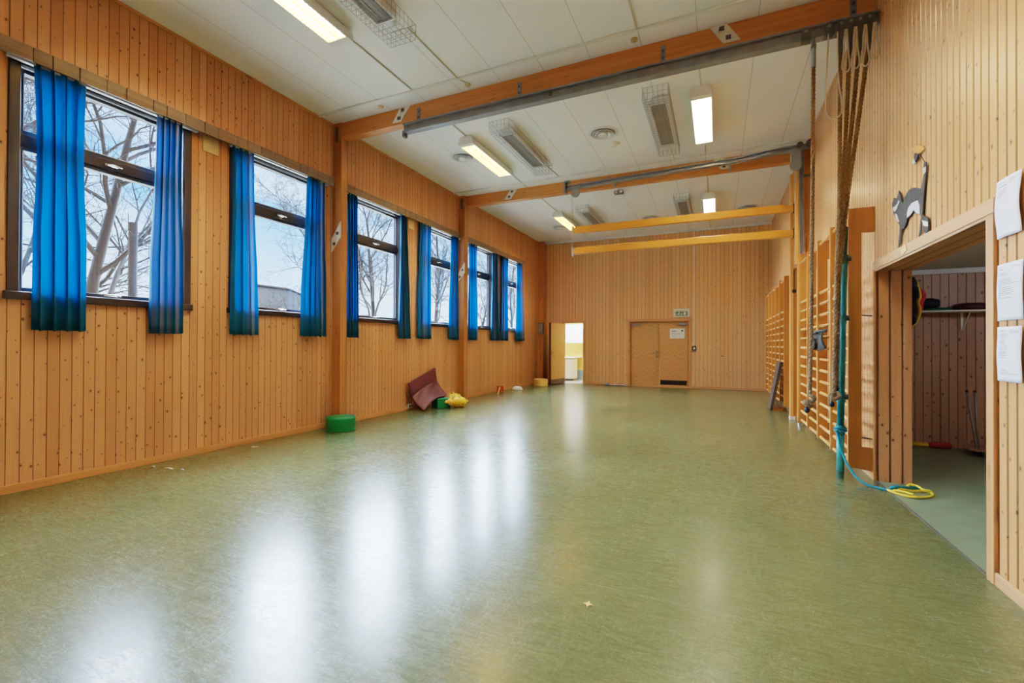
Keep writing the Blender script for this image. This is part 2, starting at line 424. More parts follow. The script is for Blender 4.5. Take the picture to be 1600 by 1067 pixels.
def glass_mat():
    m = NT('window glass')
    nz = m.n('ShaderNodeTexNoise', i_Scale=2.0)
    gl = m.n('ShaderNodeBsdfGlossy', i_Roughness=.02); gl.inputs[0].default_value = (.9,.95,1,1)
    tr = m.n('ShaderNodeBsdfTransparent'); m.link(m.ramp(nz.outputs[0], [(.3, (.95,.97,.97)), (.7, (.97,.98,.98))]), tr.inputs[0])
    lw = m.n('ShaderNodeLayerWeight', i_Blend=.5)
    fr = m.math('ADD', .03, m.math('MULTIPLY', m.math('POWER', lw.outputs['Facing'], 5.0), .35))
    mx = m.n('ShaderNodeMixShader', i_0=fr)
    m.link(tr.outputs[0], mx.inputs[1]); m.link(gl.outputs[0], mx.inputs[2]); m.link(mx.outputs[0], m.out.inputs[0])
    return m.m
M['glass'] = glass_mat()

def rope_mat():
    m = NT('hemp rope')
    tc = m.n('ShaderNodeTexCoord')
    ns = m.n('ShaderNodeTexNoise', i_Vector=tc.outputs['Object'], i_Scale=70.0, i_Detail=3.0)
    sp = m.n('ShaderNodeSeparateXYZ', i_0=tc.outputs['Object'])
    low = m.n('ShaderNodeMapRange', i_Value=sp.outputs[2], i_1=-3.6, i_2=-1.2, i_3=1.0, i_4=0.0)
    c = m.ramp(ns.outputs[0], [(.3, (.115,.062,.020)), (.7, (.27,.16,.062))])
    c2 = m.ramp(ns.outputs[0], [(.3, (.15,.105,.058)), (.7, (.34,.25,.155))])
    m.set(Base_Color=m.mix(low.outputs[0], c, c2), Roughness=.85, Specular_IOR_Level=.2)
    return m.m
M['rope'] = rope_mat()

def veneer_mat():
    m = NT('flame veneer door')
    geo = m.n('ShaderNodeNewGeometry'); sep = m.n('ShaderNodeSeparateXYZ', i_0=geo.outputs['Position'])
    x, z = sep.outputs[0], sep.outputs[2]
    q = m.math('FRACT', m.math('DIVIDE', m.math('ADD', x, 2.55), .43))
    a = m.math('ABSOLUTE', m.math('SUBTRACT', q, .5))
    nz = m.n('ShaderNodeTexNoise', i_Vector=m.comb(m.math('MULTIPLY', a, 7.0), m.math('MULTIPLY', z, 3.0), 0.0), i_Scale=1.0, i_Detail=3.0)
    ph = m.math('ADD', m.math('MULTIPLY', z, 44.0), m.math('ADD', m.math('MULTIPLY', a, -62.0), m.math('MULTIPLY', nz.outputs[0], 11.0)))
    w = m.math('ADD', m.math('MULTIPLY', m.math('SINE', ph), .5), .5)
    c = m.ramp(w, [(0, (.42,.205,.068)), (.5, (.52,.275,.098)), (1, (.62,.35,.135))])
    m.set(Base_Color=c, Roughness=.4)
    return m.m
M['veneer'] = veneer_mat()

def roof_mat():
    m = NT('grey roof tiles')
    tc = m.n('ShaderNodeTexCoord')
    br = m.n('ShaderNodeTexBrick', i_Vector=tc.outputs['UV'], i_Scale=1.0)
    br.inputs['Color1'].default_value = (.016,.0145,.0135,1); br.inputs['Color2'].default_value = (.026,.0235,.0215,1); br.inputs['Mortar'].default_value = (.006,.0055,.005,1)
    br.inputs['Brick Width'].default_value = .02; br.inputs['Row Height'].default_value = .045; br.inputs['Mortar Size'].default_value = .004
    m.set(Base_Color=br.outputs[0], Roughness=.95, Specular_IOR_Level=.05)
    return m.m
M['roof'] = roof_mat()
M['house_wall'] = plain('pale house wall', (.55,.50,.42), .8)
M['ground_out'] = plain('winter grass ground', (.24,.22,.16), .95, 0, .3, .8)

# ------------------------------------------------------------------ room dimensions (metres)
XL, XR, YF, YN, ZC = -5.56, 1.39, 14.77, -4.0, 4.77
WIN = [1.785, 3.735, 5.665, 7.69, 9.53, 11.54]; WW = 1.495; WZ0, WZ1 = 1.70, 3.80

def boards(mb, axis, out, plane, t0, t1, z0, z1, bw, phase, d=.005, g=.0042, back=.12):
    """tongue-and-groove boarding on a wall rectangle: axis the boards are counted along, out = +1/-1 the side away from the room"""
    k0 = math.floor((t0-phase)/bw); prof = [(t0, 0.0)]
    k = k0
    while True:
        e = phase + (k+1)*bw; k += 1
        if e-g > t1: break
        if e-g > t0+1e-4: prof.append((e-g, 0.0))
        if t0 < e < t1: prof.append((e, d))
        if t0 < e+g < t1: prof.append((e+g, 0.0))
    prof.append((t1, 0.0))
    def P(t, off, z):
        return (plane+out*off, t, z) if axis == 'y' else (t, plane+out*off, z)
    b = len(mb.v)
    for (t, o) in prof: mb.v.append(P(t, o, z0)); mb.v.append(P(t, o, z1))
    for i in range(len(prof)-1): mb.f.append((b+2*i, b+2*i+2, b+2*i+3, b+2*i+1))
    a0, a1 = sorted((plane+out*(d+.002), plane+out*(d+.002+back)))
    if axis == 'y': mb.box(a0, a1, t0, t1, z0, z1)
    else: mb.box(t0, t1, a0, a1, z0, z1)

def struct(name, mb, m, label, cat, parent=None, **kw):
    o = mb.build(name, m, parent, **kw)
    return tag(o, label, cat, None, 'structure')

# left wall with six openings
w = MB(); LP = (.0875, 1.793)
oz0, oz1 = WZ0+.04, WZ1-.04
boards(w, 'y', -1, XL, YN, YF, 0, oz0, *LP)
boards(w, 'y', -1, XL, YN, YF, oz1, ZC, *LP)
ys = [YN]
for y0 in WIN: ys += [y0+.04, y0+WW-.04]
ys.append(YF)
for i in range(0, len(ys), 2): boards(w, 'y', -1, XL, ys[i], ys[i+1], oz0, oz1, *LP)
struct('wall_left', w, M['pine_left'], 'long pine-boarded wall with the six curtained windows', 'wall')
# right wall with the closet opening
OY0, OY1, OZ = 3.43, 5.46, 2.03
w = MB(); RP = (.0855, 3.18, .012, .0095)
boards(w, 'y', 1, XR, YN, OY0, 0, ZC, *RP); boards(w, 'y', 1, XR, OY0, OY1, OZ, ZC, *RP); boards(w, 'y', 1, XR, OY1, YF, 0, ZC, *RP)
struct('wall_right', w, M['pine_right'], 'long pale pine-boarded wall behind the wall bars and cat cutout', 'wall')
# far wall with two door openings
D1 = (-4.735, -4.07, 2.02); D2 = (-2.545, -.805, 2.035)
w = MB(); FP = (.1125, -.726)
for a, b, z0, z1 in ((XL, D1[0], 0, ZC), (D1[0], D1[1], D1[2], ZC), (D1[1], D2[0], 0, ZC), (D2[0], D2[1], D2[2], ZC), (D2[1], XR, 0, ZC)):
    boards(w, 'x', 1, YF, a, b, z0, z1, *FP, .006, .0055, .14)
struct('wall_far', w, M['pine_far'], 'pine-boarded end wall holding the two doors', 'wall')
w = MB(); boards(w, 'x', -1, YN, XL, XR, 0, ZC, *FP)
struct('wall_near', w, M['pine_far'], 'pine-boarded end wall behind the viewer', 'wall')
struct('floor', MB().box(XL-.15, XR+.15, YN-.15, YF+.15, -.12, 0), M['floor'], 'large green linoleum hall floor with scuffs and window reflections', 'floor')
struct('ceiling', MB().box(XL-.15, XR+.15, YN-.15, YF+.15, ZC, ZC+.12), M['ceiling'], 'white boarded ceiling with thin panel joints', 'ceiling')

# baseboards
def base_rect(name, boxes, label, mt):
    mb = MB()
    for bx in boxes: mb.box(*bx)
    return struct(name, mb, mt, label, 'baseboard', bevel=.004)
base_rect('baseboard_left', [(XL, XL+.018, YN, 5.41, 0, .075), (XL, XL+.018, 5.545, 9.25, 0, .075), (XL, XL+.018, 9.42, 14.45, 0, .075)], 'narrow pine baseboard under the window wall', M['pine_trim_y'])
base_rect('baseboard_right', [(XR-.016, XR, YN, OY0-.075, 0, .07), (XR-.016, XR, OY1+.07, YF, 0, .06)], 'narrow pale baseboard on the wall-bar side', M['pine_trim_pale'])
base_rect('baseboard_far', [(D1[1]+.07, D2[0]-.07, YF-.014, YF, 0, .05), (D2[1]+.07, XR, YF-.016, YF, 0, .065)], 'narrow pale baseboard along the end wall', M['pine_trim_x'])

# ceiling trims and mouldings
t = MB(); t.box(XL, XL+.022, YN, YF, ZC-.035, ZC); struct('trim_1', t, M['pine_trim_y'], 'thin pine moulding where window wall meets ceiling', 'moulding')
t = MB(); t.box(XR-.02, XR, YN, YF, ZC-.03, ZC); struct('trim_2', t, M['pine_trim_pale'], 'thin pine moulding where wall-bar wall meets ceiling', 'moulding')
t = MB(); t.box(XL, XR, 5.10, 5.135, ZC-.022, ZC); struct('trim_3', t, M['ceil_white'], 'white ceiling strip in front of the big roof beam', 'moulding', bevel=.004)
t = MB(); t.box(XL, XR, 8.985, 9.02, ZC-.022, ZC); struct('trim_4', t, M['ceil_white'], 'white ceiling strip in front of the farther roof beam', 'moulding', bevel=.004)
t = MB(); t.box(XL, XR, YF-.09, YF, ZC-.055, ZC); struct('trim_5', t, M['ceil_white'], 'white ceiling strip along the top of the end wall', 'moulding', bevel=.006)

# pelmets above the curtains: short boards of grey brown wood
def pelmet(n, y0, y1, label):
    mb = MB(); y = y0; i = 0
    while y < y1-.02:
        l = [.21,.16,.24,.13,.19][i % 5]; e = min(y1, y+l)
        mb.box(XL+.10+.002*(i % 2), XL+.125, y+.004, e-.004, 3.745, 3.872)
        y = e; i += 1
    mb.box(XL, XL+.10, y0, y1, 3.855, 3.868)
    return struct('trim_%d' % n, mb, M['pelmet'], label, 'pelmet')
pelmet(6, -1.5, 5.32, 'grey-brown wooden pelmet over the two biggest windows')
pelmet(7, 5.56, 9.12, 'grey-brown wooden pelmet over the windows between the two columns')
pelmet(8, 9.44, 13.02, 'grey-brown wooden pelmet over the windows beyond the second column')

# ------------------------------------------------------------------ windows
ORD = ['dark-framed window with the big bare tree and post outside', 'dark-framed window showing blue sky and a grey tiled roof',
       'dark-framed window just past the first column, tree trunk outside', 'dark-framed window between the second and third pair of curtains, before the second column',
       'dark-framed window just past the second column', 'dark-framed window closest to the far corner']
for i, y0 in enumerate(WIN):
    y1 = y0+WW; r = empty('window_%d' % (i+1), (XL, y0+WW/2, WZ0), ORD[i], 'window', None, 'structure')
    c = MB()
    c.box(XL-.02, XL+.022, y0, y0+.075, WZ0+.02, WZ1).box(XL-.02, XL+.022, y1-.075, y1, WZ0+.02, WZ1).box(XL-.02, XL+.022, y0, y1, WZ1-.075, WZ1)
    for a, b in ((y0+.04, y0+.055), (y1-.055, y1-.04)): c.box(XL-.14, XL, a, b, WZ0+.04, WZ1-.04)
    c.box(XL-.14, XL, y0+.04, y1-.04, WZ1-.055, WZ1-.04)
    c.build('window_frame', M['frame_dark'], r, bevel=.004)
    MB().box(XL-.14, XL+.035, y0-.02, y1+.02, WZ0-.025, WZ0+.045).build('window_sill', M['frame_dark'], r, bevel=.005)
    a, b = y0+.075, y1-.075
    tz = 3.095
    MB().box(XL-.12, XL-.03, a, b, tz-.05, tz+.045).build('transom', M['frame_dark'], r, bevel=.006)
    for nm, z0, z1 in (('sash', WZ0+.045, tz-.05), ('sash', tz+.045, WZ1-.07)):
        s = MB(); fw = .045
        X0, X1 = XL-.11, XL-.055
        s.box(X0, X1, a, a+fw, z0, z1).box(X0, X1, b-fw, b, z0, z1).box(X0, X1, a+fw, b-fw, z0, z0+fw).box(X0, X1, a+fw, b-fw, z1-fw, z1)
        so = s.build(nm, M['sash_dark'], r, bevel=.005)
        MB().box(XL-.086, XL-.080, a+fw-.005, b-fw+.005, z0+fw-.005, z1-fw+.005).build('pane', M['glass'], so)
        s = MB()
        g0 = .006
        s.box(X1, X1+.004, a+fw-g0, a+fw, z0+fw, z1-fw).box(X1, X1+.004, b-fw, b-fw+g0, z0+fw, z1-fw).box(X1, X1+.004, a+fw, b-fw, z0+fw-g0, z0+fw).box(X1, X1+.004, a+fw, b-fw, z1-fw, z1-fw+g0)
        s.build('glazing_bead', M['alu'], so)
    v = MB().box(XL-.052, XL-.025, y0+.35, y1-.45, WZ1-.115, WZ1-.085)
    v.build('vent_grille', M['sash_dark'], r, bevel=.004)
    ym = y0+WW*.5
    for zz in (tz-.012, WZ0+.075):
        h = MB().box(XL-.03, XL-.012, ym-.055, ym+.055, zz-.012, zz+.012); h.tube([(XL-.014, ym-.03, zz), (XL+.02, ym, zz+.004), (XL+.022, ym+.075, zz-.006)], .007, 8)
        h.build('latch', M['chrome'], r)
    MB().box(XL+.045, XL+.085, y0-.03, y1+.03, 3.735, 3.775).build('curtain_track', M['alu'], r)
    for k in range(3):
        pass

# ------------------------------------------------------------------ curtains
CUR = [(1.915,2.275,1.925,2.30), (2.875,3.12,2.82,3.135), (3.71,3.985,3.705,4.06), (4.85,5.15,4.76,5.19), (5.65,5.87,5.655,5.92), (7.01,7.19,6.99,7.325),
       (7.64,7.98,7.60,8.02), (8.84,9.11,8.75,9.135), (9.57,10.0,9.58,10.03), (10.89,11.17,10.84,11.27), (11.45,11.87,11.43,11.89), (12.46,12.85,12.39,13.03)]
CL = ['wide blue striped curtain on the near side of the biggest window', 'blue striped curtain on the far side of the biggest window',
      'blue striped curtain nearest the cream wall plate on the roof-view window', 'blue striped curtain just before the first column',
      'blue striped curtain just behind the first column', 'slim blue curtain beside the second small cream wall plate',
      'blue striped curtain standing in from the edge of the fourth window', 'blue striped curtain just before the second column',
      'blue striped curtain just behind the second column', 'blue curtain with a folded-over edge on the far side of the fifth window',
      'dark blue curtain on the near side of the last window', 'blue curtain with crossing light stripes at the end of the row']
for i, (ta, tb, ba, bb) in enumerate(CUR):
    rnd = random.Random(20+i); ph = rnd.random()*6; nf = 3.1+rnd.random()*1.4
    def fn(u, v, ta=ta, tb=tb, ba=ba, bb=bb, ph=ph, nf=nf, rnd=rnd):
        # v 0 bottom .. 1 top
        k = 1-v
        y0 = ta+(ba-ta)*min(1, k*1.4)**.7; y1 = tb+(bb-tb)*k**.8
        nar = .035*math.sin(PI*min(1, k*1.6))*(tb-ta)/.3
        y0 += nar*.5; y1 -= nar*.5
        amp = .020+.014*k
        wv = math.sin(2*PI*nf*u+ph+.6*math.sin(3*v+ph))
        fine = .008*math.sin(2*PI*nf*2.7*u+ph*2)*(.4+.6*v)
        y = y0+(y1-y0)*(u+.045*math.sin(2*PI*nf*u+ph+1.2))
        x = XL+.085+amp*wv+fine
        z = 1.405+(3.755-1.405)*v + .006*math.sin(2*PI*nf*u+1)*(1 if v < .01 else 0)
        return (x, y, z)
    mb = MB().grid(fn, 96, 26)
    o = mb.build('curtain', M['curtain'], None, smooth=True, solid=.003, loc=(XL+.07, (ta+tb)/2, 1.405))
    tag(o, CL[i], 'curtain', 'blue curtains along the window wall')

# ------------------------------------------------------------------ columns and roof beams
def column(name, y0, y1, xf, label):
    r = empty(name, (XL, (y0+y1)/2, 0), label, 'column', None, 'structure')
    MB().box(XL-.01, xf, y0, y1, 0, ZC).build('post', M['glulam_z'], r, bevel=.004)
    return r
c1 = column('column_1', 5.41, 5.545, -5.38, 'wooden column under the big roof beam by the green drum')
c2 = column('column_2', 9.25, 9.42, -5.39, 'wooden column under the farther roof beam by the yellow toys')
c3 = empty('column_3', (XL, 14.6, 0), 'brown boarded pier in the far corner beside the end door', 'column', None, 'structure')
MB().box(XL, -5.36, 14.46, YF, 0, ZC).build('post', M['glulam_z'], c3)
for c, y in ((c1, 5.41), (c2, 9.25)):
    m_ = MB().prism([(XL-.0, 2.745), (-5.375, 2.965), (-5.375, 3.215), (XL-.0, 2.945)], y-.014, y-.001, 'y')
    pl = m_.build('joint_plate', M['offwhite'], c)
    for zz, xx in ((2.87, -5.50), (3.03, -5.435)):
        MB().box(xx-.022, xx+.022, y-.026, y-.014, zz-.022, zz+.022).build('bolt', M['metal_dark'], pl)
    MB().box(-5.50, -5.44, y-.006, y, 4.47, 4.70).build('steel_plate', M['metal_dark'], c)
def beam(name, yf, label):
    r = empty(name, (-2, yf, 4.53), label, 'beam', None, 'structure')
    MB().box(-5.38, XR, yf, yf+.15, 4.53, ZC).build('timber', M['glulam_x'], r, bevel=.004)
    for sx, xs in ((1, (-4.39, -4.24, -4.07, -4.25)), (-1, (.05, .22, .085, -.085))):
        zz = (4.56, 4.56, ZC-.004, ZC-.004)
        pl = MB().prism(list(zip(xs, zz)), yf-.016, yf-.002, 'y').build('joint_plate', M['offwhite'], r)
        cx = sum(xs)/4
        for dz in (-.055, .055):
            MB().box(cx-.026+sx*dz*.6, cx+.026+sx*dz*.6, yf-.028, yf-.016, 4.665+dz-.022, 4.665+dz+.022).build('bolt', M['metal_dark'], pl)
    return r
b1 = beam('beam_1', 5.43, 'big orange-brown roof beam crossing the ceiling above the ropes')
b2 = beam('beam_2', 9.32, 'orange-brown roof beam crossing the ceiling farther back')

# ------------------------------------------------------------------ ceiling rails
r = empty('ceiling_rail', (-1.4, 5.36, 4.33), 'long grey steel rail fixed under the big roof beam', 'rail')
p = MB()
def ibeam(mb, pts, z0, z1, wd):
    for (x0, y0), (x1, y1) in zip(pts, pts[1:]):
        d = Vector((x1-x0, y1-y0, 0)); L = d.length; a = math.atan2(d.y, d.x)
        Mx = Matrix.Translation((x0, y0, 0)) @ Matrix.Rotation(a, 4, 'Z')
        mb.box(0, L, -wd, wd, z0, z0+.028, Mx); mb.box(0, L, -wd, wd, z1-.022, z1, Mx); mb.box(0, L, -wd*.25, wd*.25, z0+.02, z1-.015, Mx)
ibeam(p, [(-4.12, 5.345), (XR-.005, 5.345)], 4.325, 4.455, .05)
p.build('track', M['metal'], r, bevel=.003)
for x in (-3.93, -2.35, -.57, 1.205):
    s = MB().box(x-.028, x+.028, 5.418, 5.43, 4.44, 4.70).box(x-.028, x+.028, 5.33, 5.43, 4.452, 4.464)
    st = s.build('hanger_strap', M['metal'], r, bevel=.002)
    for zz in (4.56, 4.64): MB().cyl((x, 5.418, zz), (x, 5.405, zz), .012, 8).build('bolt', M['metal_dark'], st)
MB().box(-1.9, -1.86, 5.29, 5.30, 4.36, 4.40).build('stop', M['metal_dark'], r); MB().box(-4.13, -4.09, 5.31, 5.38, 4.27, 4.33).build('stop', M['metal_dark'], r)
r = empty('ceiling_rail', (-.8, 8.7, 4.42), 'grey steel rail carrying the pulley of the yellow beams', 'rail')
p = MB(); ibeam(p, [(-2.80, 8.86), (-.3, 8.72), (.35, 8.68), (.75, 8.56), (XR-.01, 8.53)], 4.42, 4.50, .05)
p.build('track', M['metal_mid'], r, bevel=.003)
MB().box(-2.83, -2.79, 8.77, 8.93, 4.35, 4.56).box(-2.83, -2.72, 8.82, 8.90, 4.56, 4.60).build('end_bracket', M['metal_mid'], r, bevel=.004)
for x in (-1.9, .2, 1.2):
    MB().box(x-.02, x+.02, 8.70, 9.32, 4.50, 4.515).build('hanger_strap', M['metal_mid'], r)
p = MB().cyl((-2.60, 8.81, 4.33), (-2.60, 8.86, 4.33), .085, 24).box(-2.683, -2.517, 8.815, 8.855, 4.33, 4.42)
p.build('pulley', M['metal_mid'], r, bevel=.003)
p = MB().cyl((1.13, 8.44, 4.17), (1.13, 8.49, 4.17), .085, 24).box(1.06, 1.20, 8.445, 8.485, 4.17, 4.42)
p.build('pulley', M['metal_mid'], r, bevel=.003)
p = MB().cyl((1.18, 8.46, 4.47), (1.18, 8.41, 4.47), .045, 14).cyl((1.32, 8.46, 4.48), (1.32, 8.41, 4.48), .06, 14)
p.build('wheel', M['metal_dark'], r)

# ------------------------------------------------------------------ the two yellow beams hung from the rail
for k, (z0, lab) in enumerate(((3.535, 'upper yellow horizontal gymnastics beam hung from the rail'), (3.115, 'lower yellow horizontal gymnastics beam hung from the rail'))):
    r = empty('gymnastics_beam', (-.75, 8.9, z0), lab, 'beam', 'horizontal gymnastics beams')
    prof = [(-2.66, z0), (1.15, z0), (1.15, z0+.115), (1.06, z0+.115), (1.00, z0+.135), (-2.58, z0+.135), (-2.63, z0+.115), (-2.66, z0+.115)]
    MB().prism(prof, 8.86, 8.94, 'y').build('timber', M['beam_yellow'], r, bevel=.012)
    MB().box(-2.69, -2.655, 8.87, 8.93, z0-.02, z0+.15).cyl((-2.67, 8.9, z0-.02), (-2.67, 8.9, z0-.05), .012, 8).build('end_fitting', M['alu'], r, bevel=.004)
    MB().box(1.145, 1.165, 8.88, 8.92, z0-.02, z0+.14).build('end_fitting', M['metal_dark'], r)
w_ = MB()
for dx in (-.012, .012): w_.tube([(-2.67+dx, 8.83, 4.30), (-2.67+dx, 8.9, 3.69)], .004, 6)
w_.tube([(-2.68, 8.9, 3.50), (-2.69, 8.9, 3.40), (-2.68, 8.9, 3.27)], .005, 6)
tag(w_.build('suspension_wire', M['offwhite'], None, loc=(-2.67, 8.9, 4.3)), 'thin pale wire from the pulley to the two yellow beams', 'wire')

# upright posts for the yellow beams
r = empty('beam_post', (1.28, 8.6, 0), 'tall post with a grey steel channel beside the wall bars', 'post')
MB().box(1.17, 1.262, 8.565, 8.66, .06, 4.40).build('timber', M['bar_wood'], r, bevel=.004)
MB().box(1.255, XR, 8.57, 8.62, 3.09, 4.42).build('backing_board', M['bar_panel'], r, bevel=.004)
MB().box(1.275, 1.335, 8.57, 8.60, 2.62, 3.09).build('backing_board', M['bar_panel'], r, bevel=.004)
c_ = MB().box(1.185, 1.19, 8.525, 8.565, 2.765, 4.42).box(1.24, 1.245, 8.525, 8.565, 2.765, 4.42).box(1.185, 1.245, 8.56, 8.565, 2.765, 4.42)
c_.build('steel_channel', M['metal_mid'], r)
MB().box(1.24, XR, 8.55, 8.562, 3.99, 4.03).build('wall_strap', M['metal_dark'], r)
MB().box(1.135, 1.17, 8.58, 8.65, 2.60, 3.92).build('slide_strip', M['bar_rung'], r, bevel=.004)
MB().cyl((1.215, 8.61, 0), (1.215, 8.61, .07), .045, 16).build('floor_foot', M['chrome'], r)
for zz in (3.0, 2.9, 2.8, 2.72): MB().cyl((1.29, 8.57, zz), (1.29, 8.562, zz), .008, 8).build('pin_plug', M['red_plastic'], r)
r = empty('beam_post', (1.28, 9.35, 0), 'second tall post with pin holes and a black knob, behind the channel post', 'post')
MB().box(1.155, 1.205, 9.30, 9.42, .06, 4.30).build('timber', M['bar_rung'], r, bevel=.004)  # front timber coloured paler for the window light falling on it
MB().box(1.205, 1.37, 9.33, 9.42, .06, 2.66).build('timber', M['bar_wood'], r, bevel=.004)
MB().box(1.20, 1.225, 9.318, 9.33, 2.30, 2.62).build('slot_strip', M['metal_dark'], r)
MB().cyl((1.215, 9.33, 2.25), (1.215, 9.29, 2.25), .035, 12).build('knob', M['black'], r)
MB().box(1.15, 1.235, 9.29, 9.43, 0, .06).build('floor_foot', M['white'], r, bevel=.004)

# ------------------------------------------------------------------ wall bars
XB = 1.178
def cboard(mb, y, th=.034, zt=2.655, zb=.10, wide=.107):
    # C-shaped upright: vertical board with an arm to the wall at top and bottom
    x1, xw = XB+wide, XR-.002
    prof = [(XB, zb), (xw, zb-.03), (xw, zb+.20), (x1, zb+.205), (x1, zt-.245), (xw, zt-.245), (xw, zt), (XB, zt)]
    mb.prism(prof, y, y+th, 'y')
RZ = [.122+.1428*i for i in range(14)] + [2.605]
def wallbars(ys, label, wide_first, org):
    r = empty('wall_bars', org, label, 'wall bars', 'wooden wall bars')
    for i, y in enumerate(ys):
        mb = MB(); cboard(mb, y, .034, 2.655, .105, .107 if not (wide_first and i == 0) else .209)
        mb.build('upright', M['bar_panel'] if i == 0 and not wide_first else M['bar_wood'], r, bevel=.003)
        e = MB().box(XB-.006, XB, y+.004, y+.030, .11, 2.65); e.build('edge_strip', M['bar_rung'], r)  # window light on the front edge, put into a paler wood strip
    for a, b in zip(ys, ys[1:]):
        for z in RZ:
            MB().cyl((XB+.032, a+.03, z), (XB+.032, b+.004, z), .0175, 12).build('rung', M['bar_rung'], r, smooth=True)
    for y in ys[:-1]:
        for zz in (.21, 2.255): MB().box(XB+.02, XB+.10, y+.034, y+.046, zz, zz+.02).build('wall_bracket', M['metal_mid'], r)
    return r
wb_ = wallbars([5.485, 6.27, 7.01, 7.75, 8.485], 'set of wooden wall bars with the bag hanging on it', False, (1.3, 7.0, 0))
wallbars([10.29, 11.0, 11.75, 12.5, 13.25, 14.05], 'wooden wall bars at the far end, a grey panel leaning on them', True, (1.3, 12.2, 0))

for zz in (1.60, .40): MB().cyl((XB+.107, 5.50, zz), (XR-.002, 5.50, zz-.01), .006, 8).build('fixing_rod', M['black'], wb_)

# ------------------------------------------------------------------ climbing ropes
def twisted(mb, pts, r, pitch=.118):
    # three-strand rope: subdivide the path, lobed cross-section that turns along it
    P = [Vector(p) for p in pts]; out = []; L = 0; ph = []
    for a, b in zip(P, P[1:]):
        d = (b-a).length; n = max(2, int(d/.0055))
        for k in range(n): out.append(a+(b-a)*(k/n)); ph.append((L+d*k/n)/pitch*2*PI)
        L += d
    out.append(P[-1]); ph.append(L/pitch*2*PI)
    mb.tube(out, r, 15, True, lambda i, a: .60+.44*abs(math.cos(1.5*(a-ph[i])))**.6)
    return mb
def smooth_path(pts, n=10):
    out = []; P = [Vector(p) for p in pts]
    for i in range(len(P)-1):
        p0, p1, p2, p3 = P[max(i-1,0)], P[i], P[i+1], P[min(i+2,len(P)-1)]
        for k in range(n):
            t = k/n
            out.append(.5*((2*p1)+(-p0+p2)*t+(2*p0-5*p1+4*p2-p3)*t*t+(-p0+3*p1-3*p2+p3)*t**3))
    out.append(P[-1]); return out
YR = 5.27
def trolley(parent, x, z=4.385):
    mb = MB().prism([(x-.04, z-.075), (x+.04, z-.075), (x+.04, z+.02), (x+.025, z+.045), (x-.025, z+.045), (x-.04, z+.02)], YR+.008, YR+.016, 'y')
    mb.box(x-.04, x+.04, YR+.008, YR+.07, z-.082, z-.07)
    t_ = mb.build('trolley', M['metal_dark'], parent)
    MB().cyl((x, YR+.008, z+.01), (x, YR, z+.01), .014, 10).build('axle_bolt', M['metal_mid'], t_)
def loop(parent, x, zt, zb, wd=.030):
    pts = [(x-.006, YR, zt), (x-wd*.6, YR, (zt+zb)/2), (x-wd, YR, zb+.05), (x, YR, zb), (x+wd, YR, zb+.05), (x+wd*.6, YR+.005, (zt+zb)/2), (x+.006, YR, zt)]
    MB().tube([q+Vector((0,-.024,0)) for q in smooth_path(pts, 5)], .008, 6).build('cord_loop', M['rope_cream'], parent, smooth=True)
# single rope
r = empty('climbing_rope', (.85, YR, 4.3), 'single climbing rope hanging free with a knotted end', 'rope', 'climbing ropes')
trolley(r, .79); 
MB().box(.79, .87, YR-.004, YR+.004, 4.305, 4.32).cyl((.851, YR, 4.31), (.851, YR, 4.24), .014, 8).box(.83, .872, YR-.02, YR+.02, 4.20, 4.245).build('hook', M['metal_dark'], r, bevel=.003)
MB().cyl((.851, YR, 4.21), (.851, YR, 4.02), .021, 16).build('end_sleeve', M['metal_mid'], r, smooth=False)
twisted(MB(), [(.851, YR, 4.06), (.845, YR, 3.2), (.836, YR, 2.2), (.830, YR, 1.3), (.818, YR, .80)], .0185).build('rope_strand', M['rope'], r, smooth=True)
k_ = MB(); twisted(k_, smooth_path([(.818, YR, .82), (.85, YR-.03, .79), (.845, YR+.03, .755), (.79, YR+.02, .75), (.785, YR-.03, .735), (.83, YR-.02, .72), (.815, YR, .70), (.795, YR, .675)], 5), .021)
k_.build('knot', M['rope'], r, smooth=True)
MB().ball((.797, YR, .672), (.026, .026, .034)).build('end_cap', M['black'], r, smooth=True)
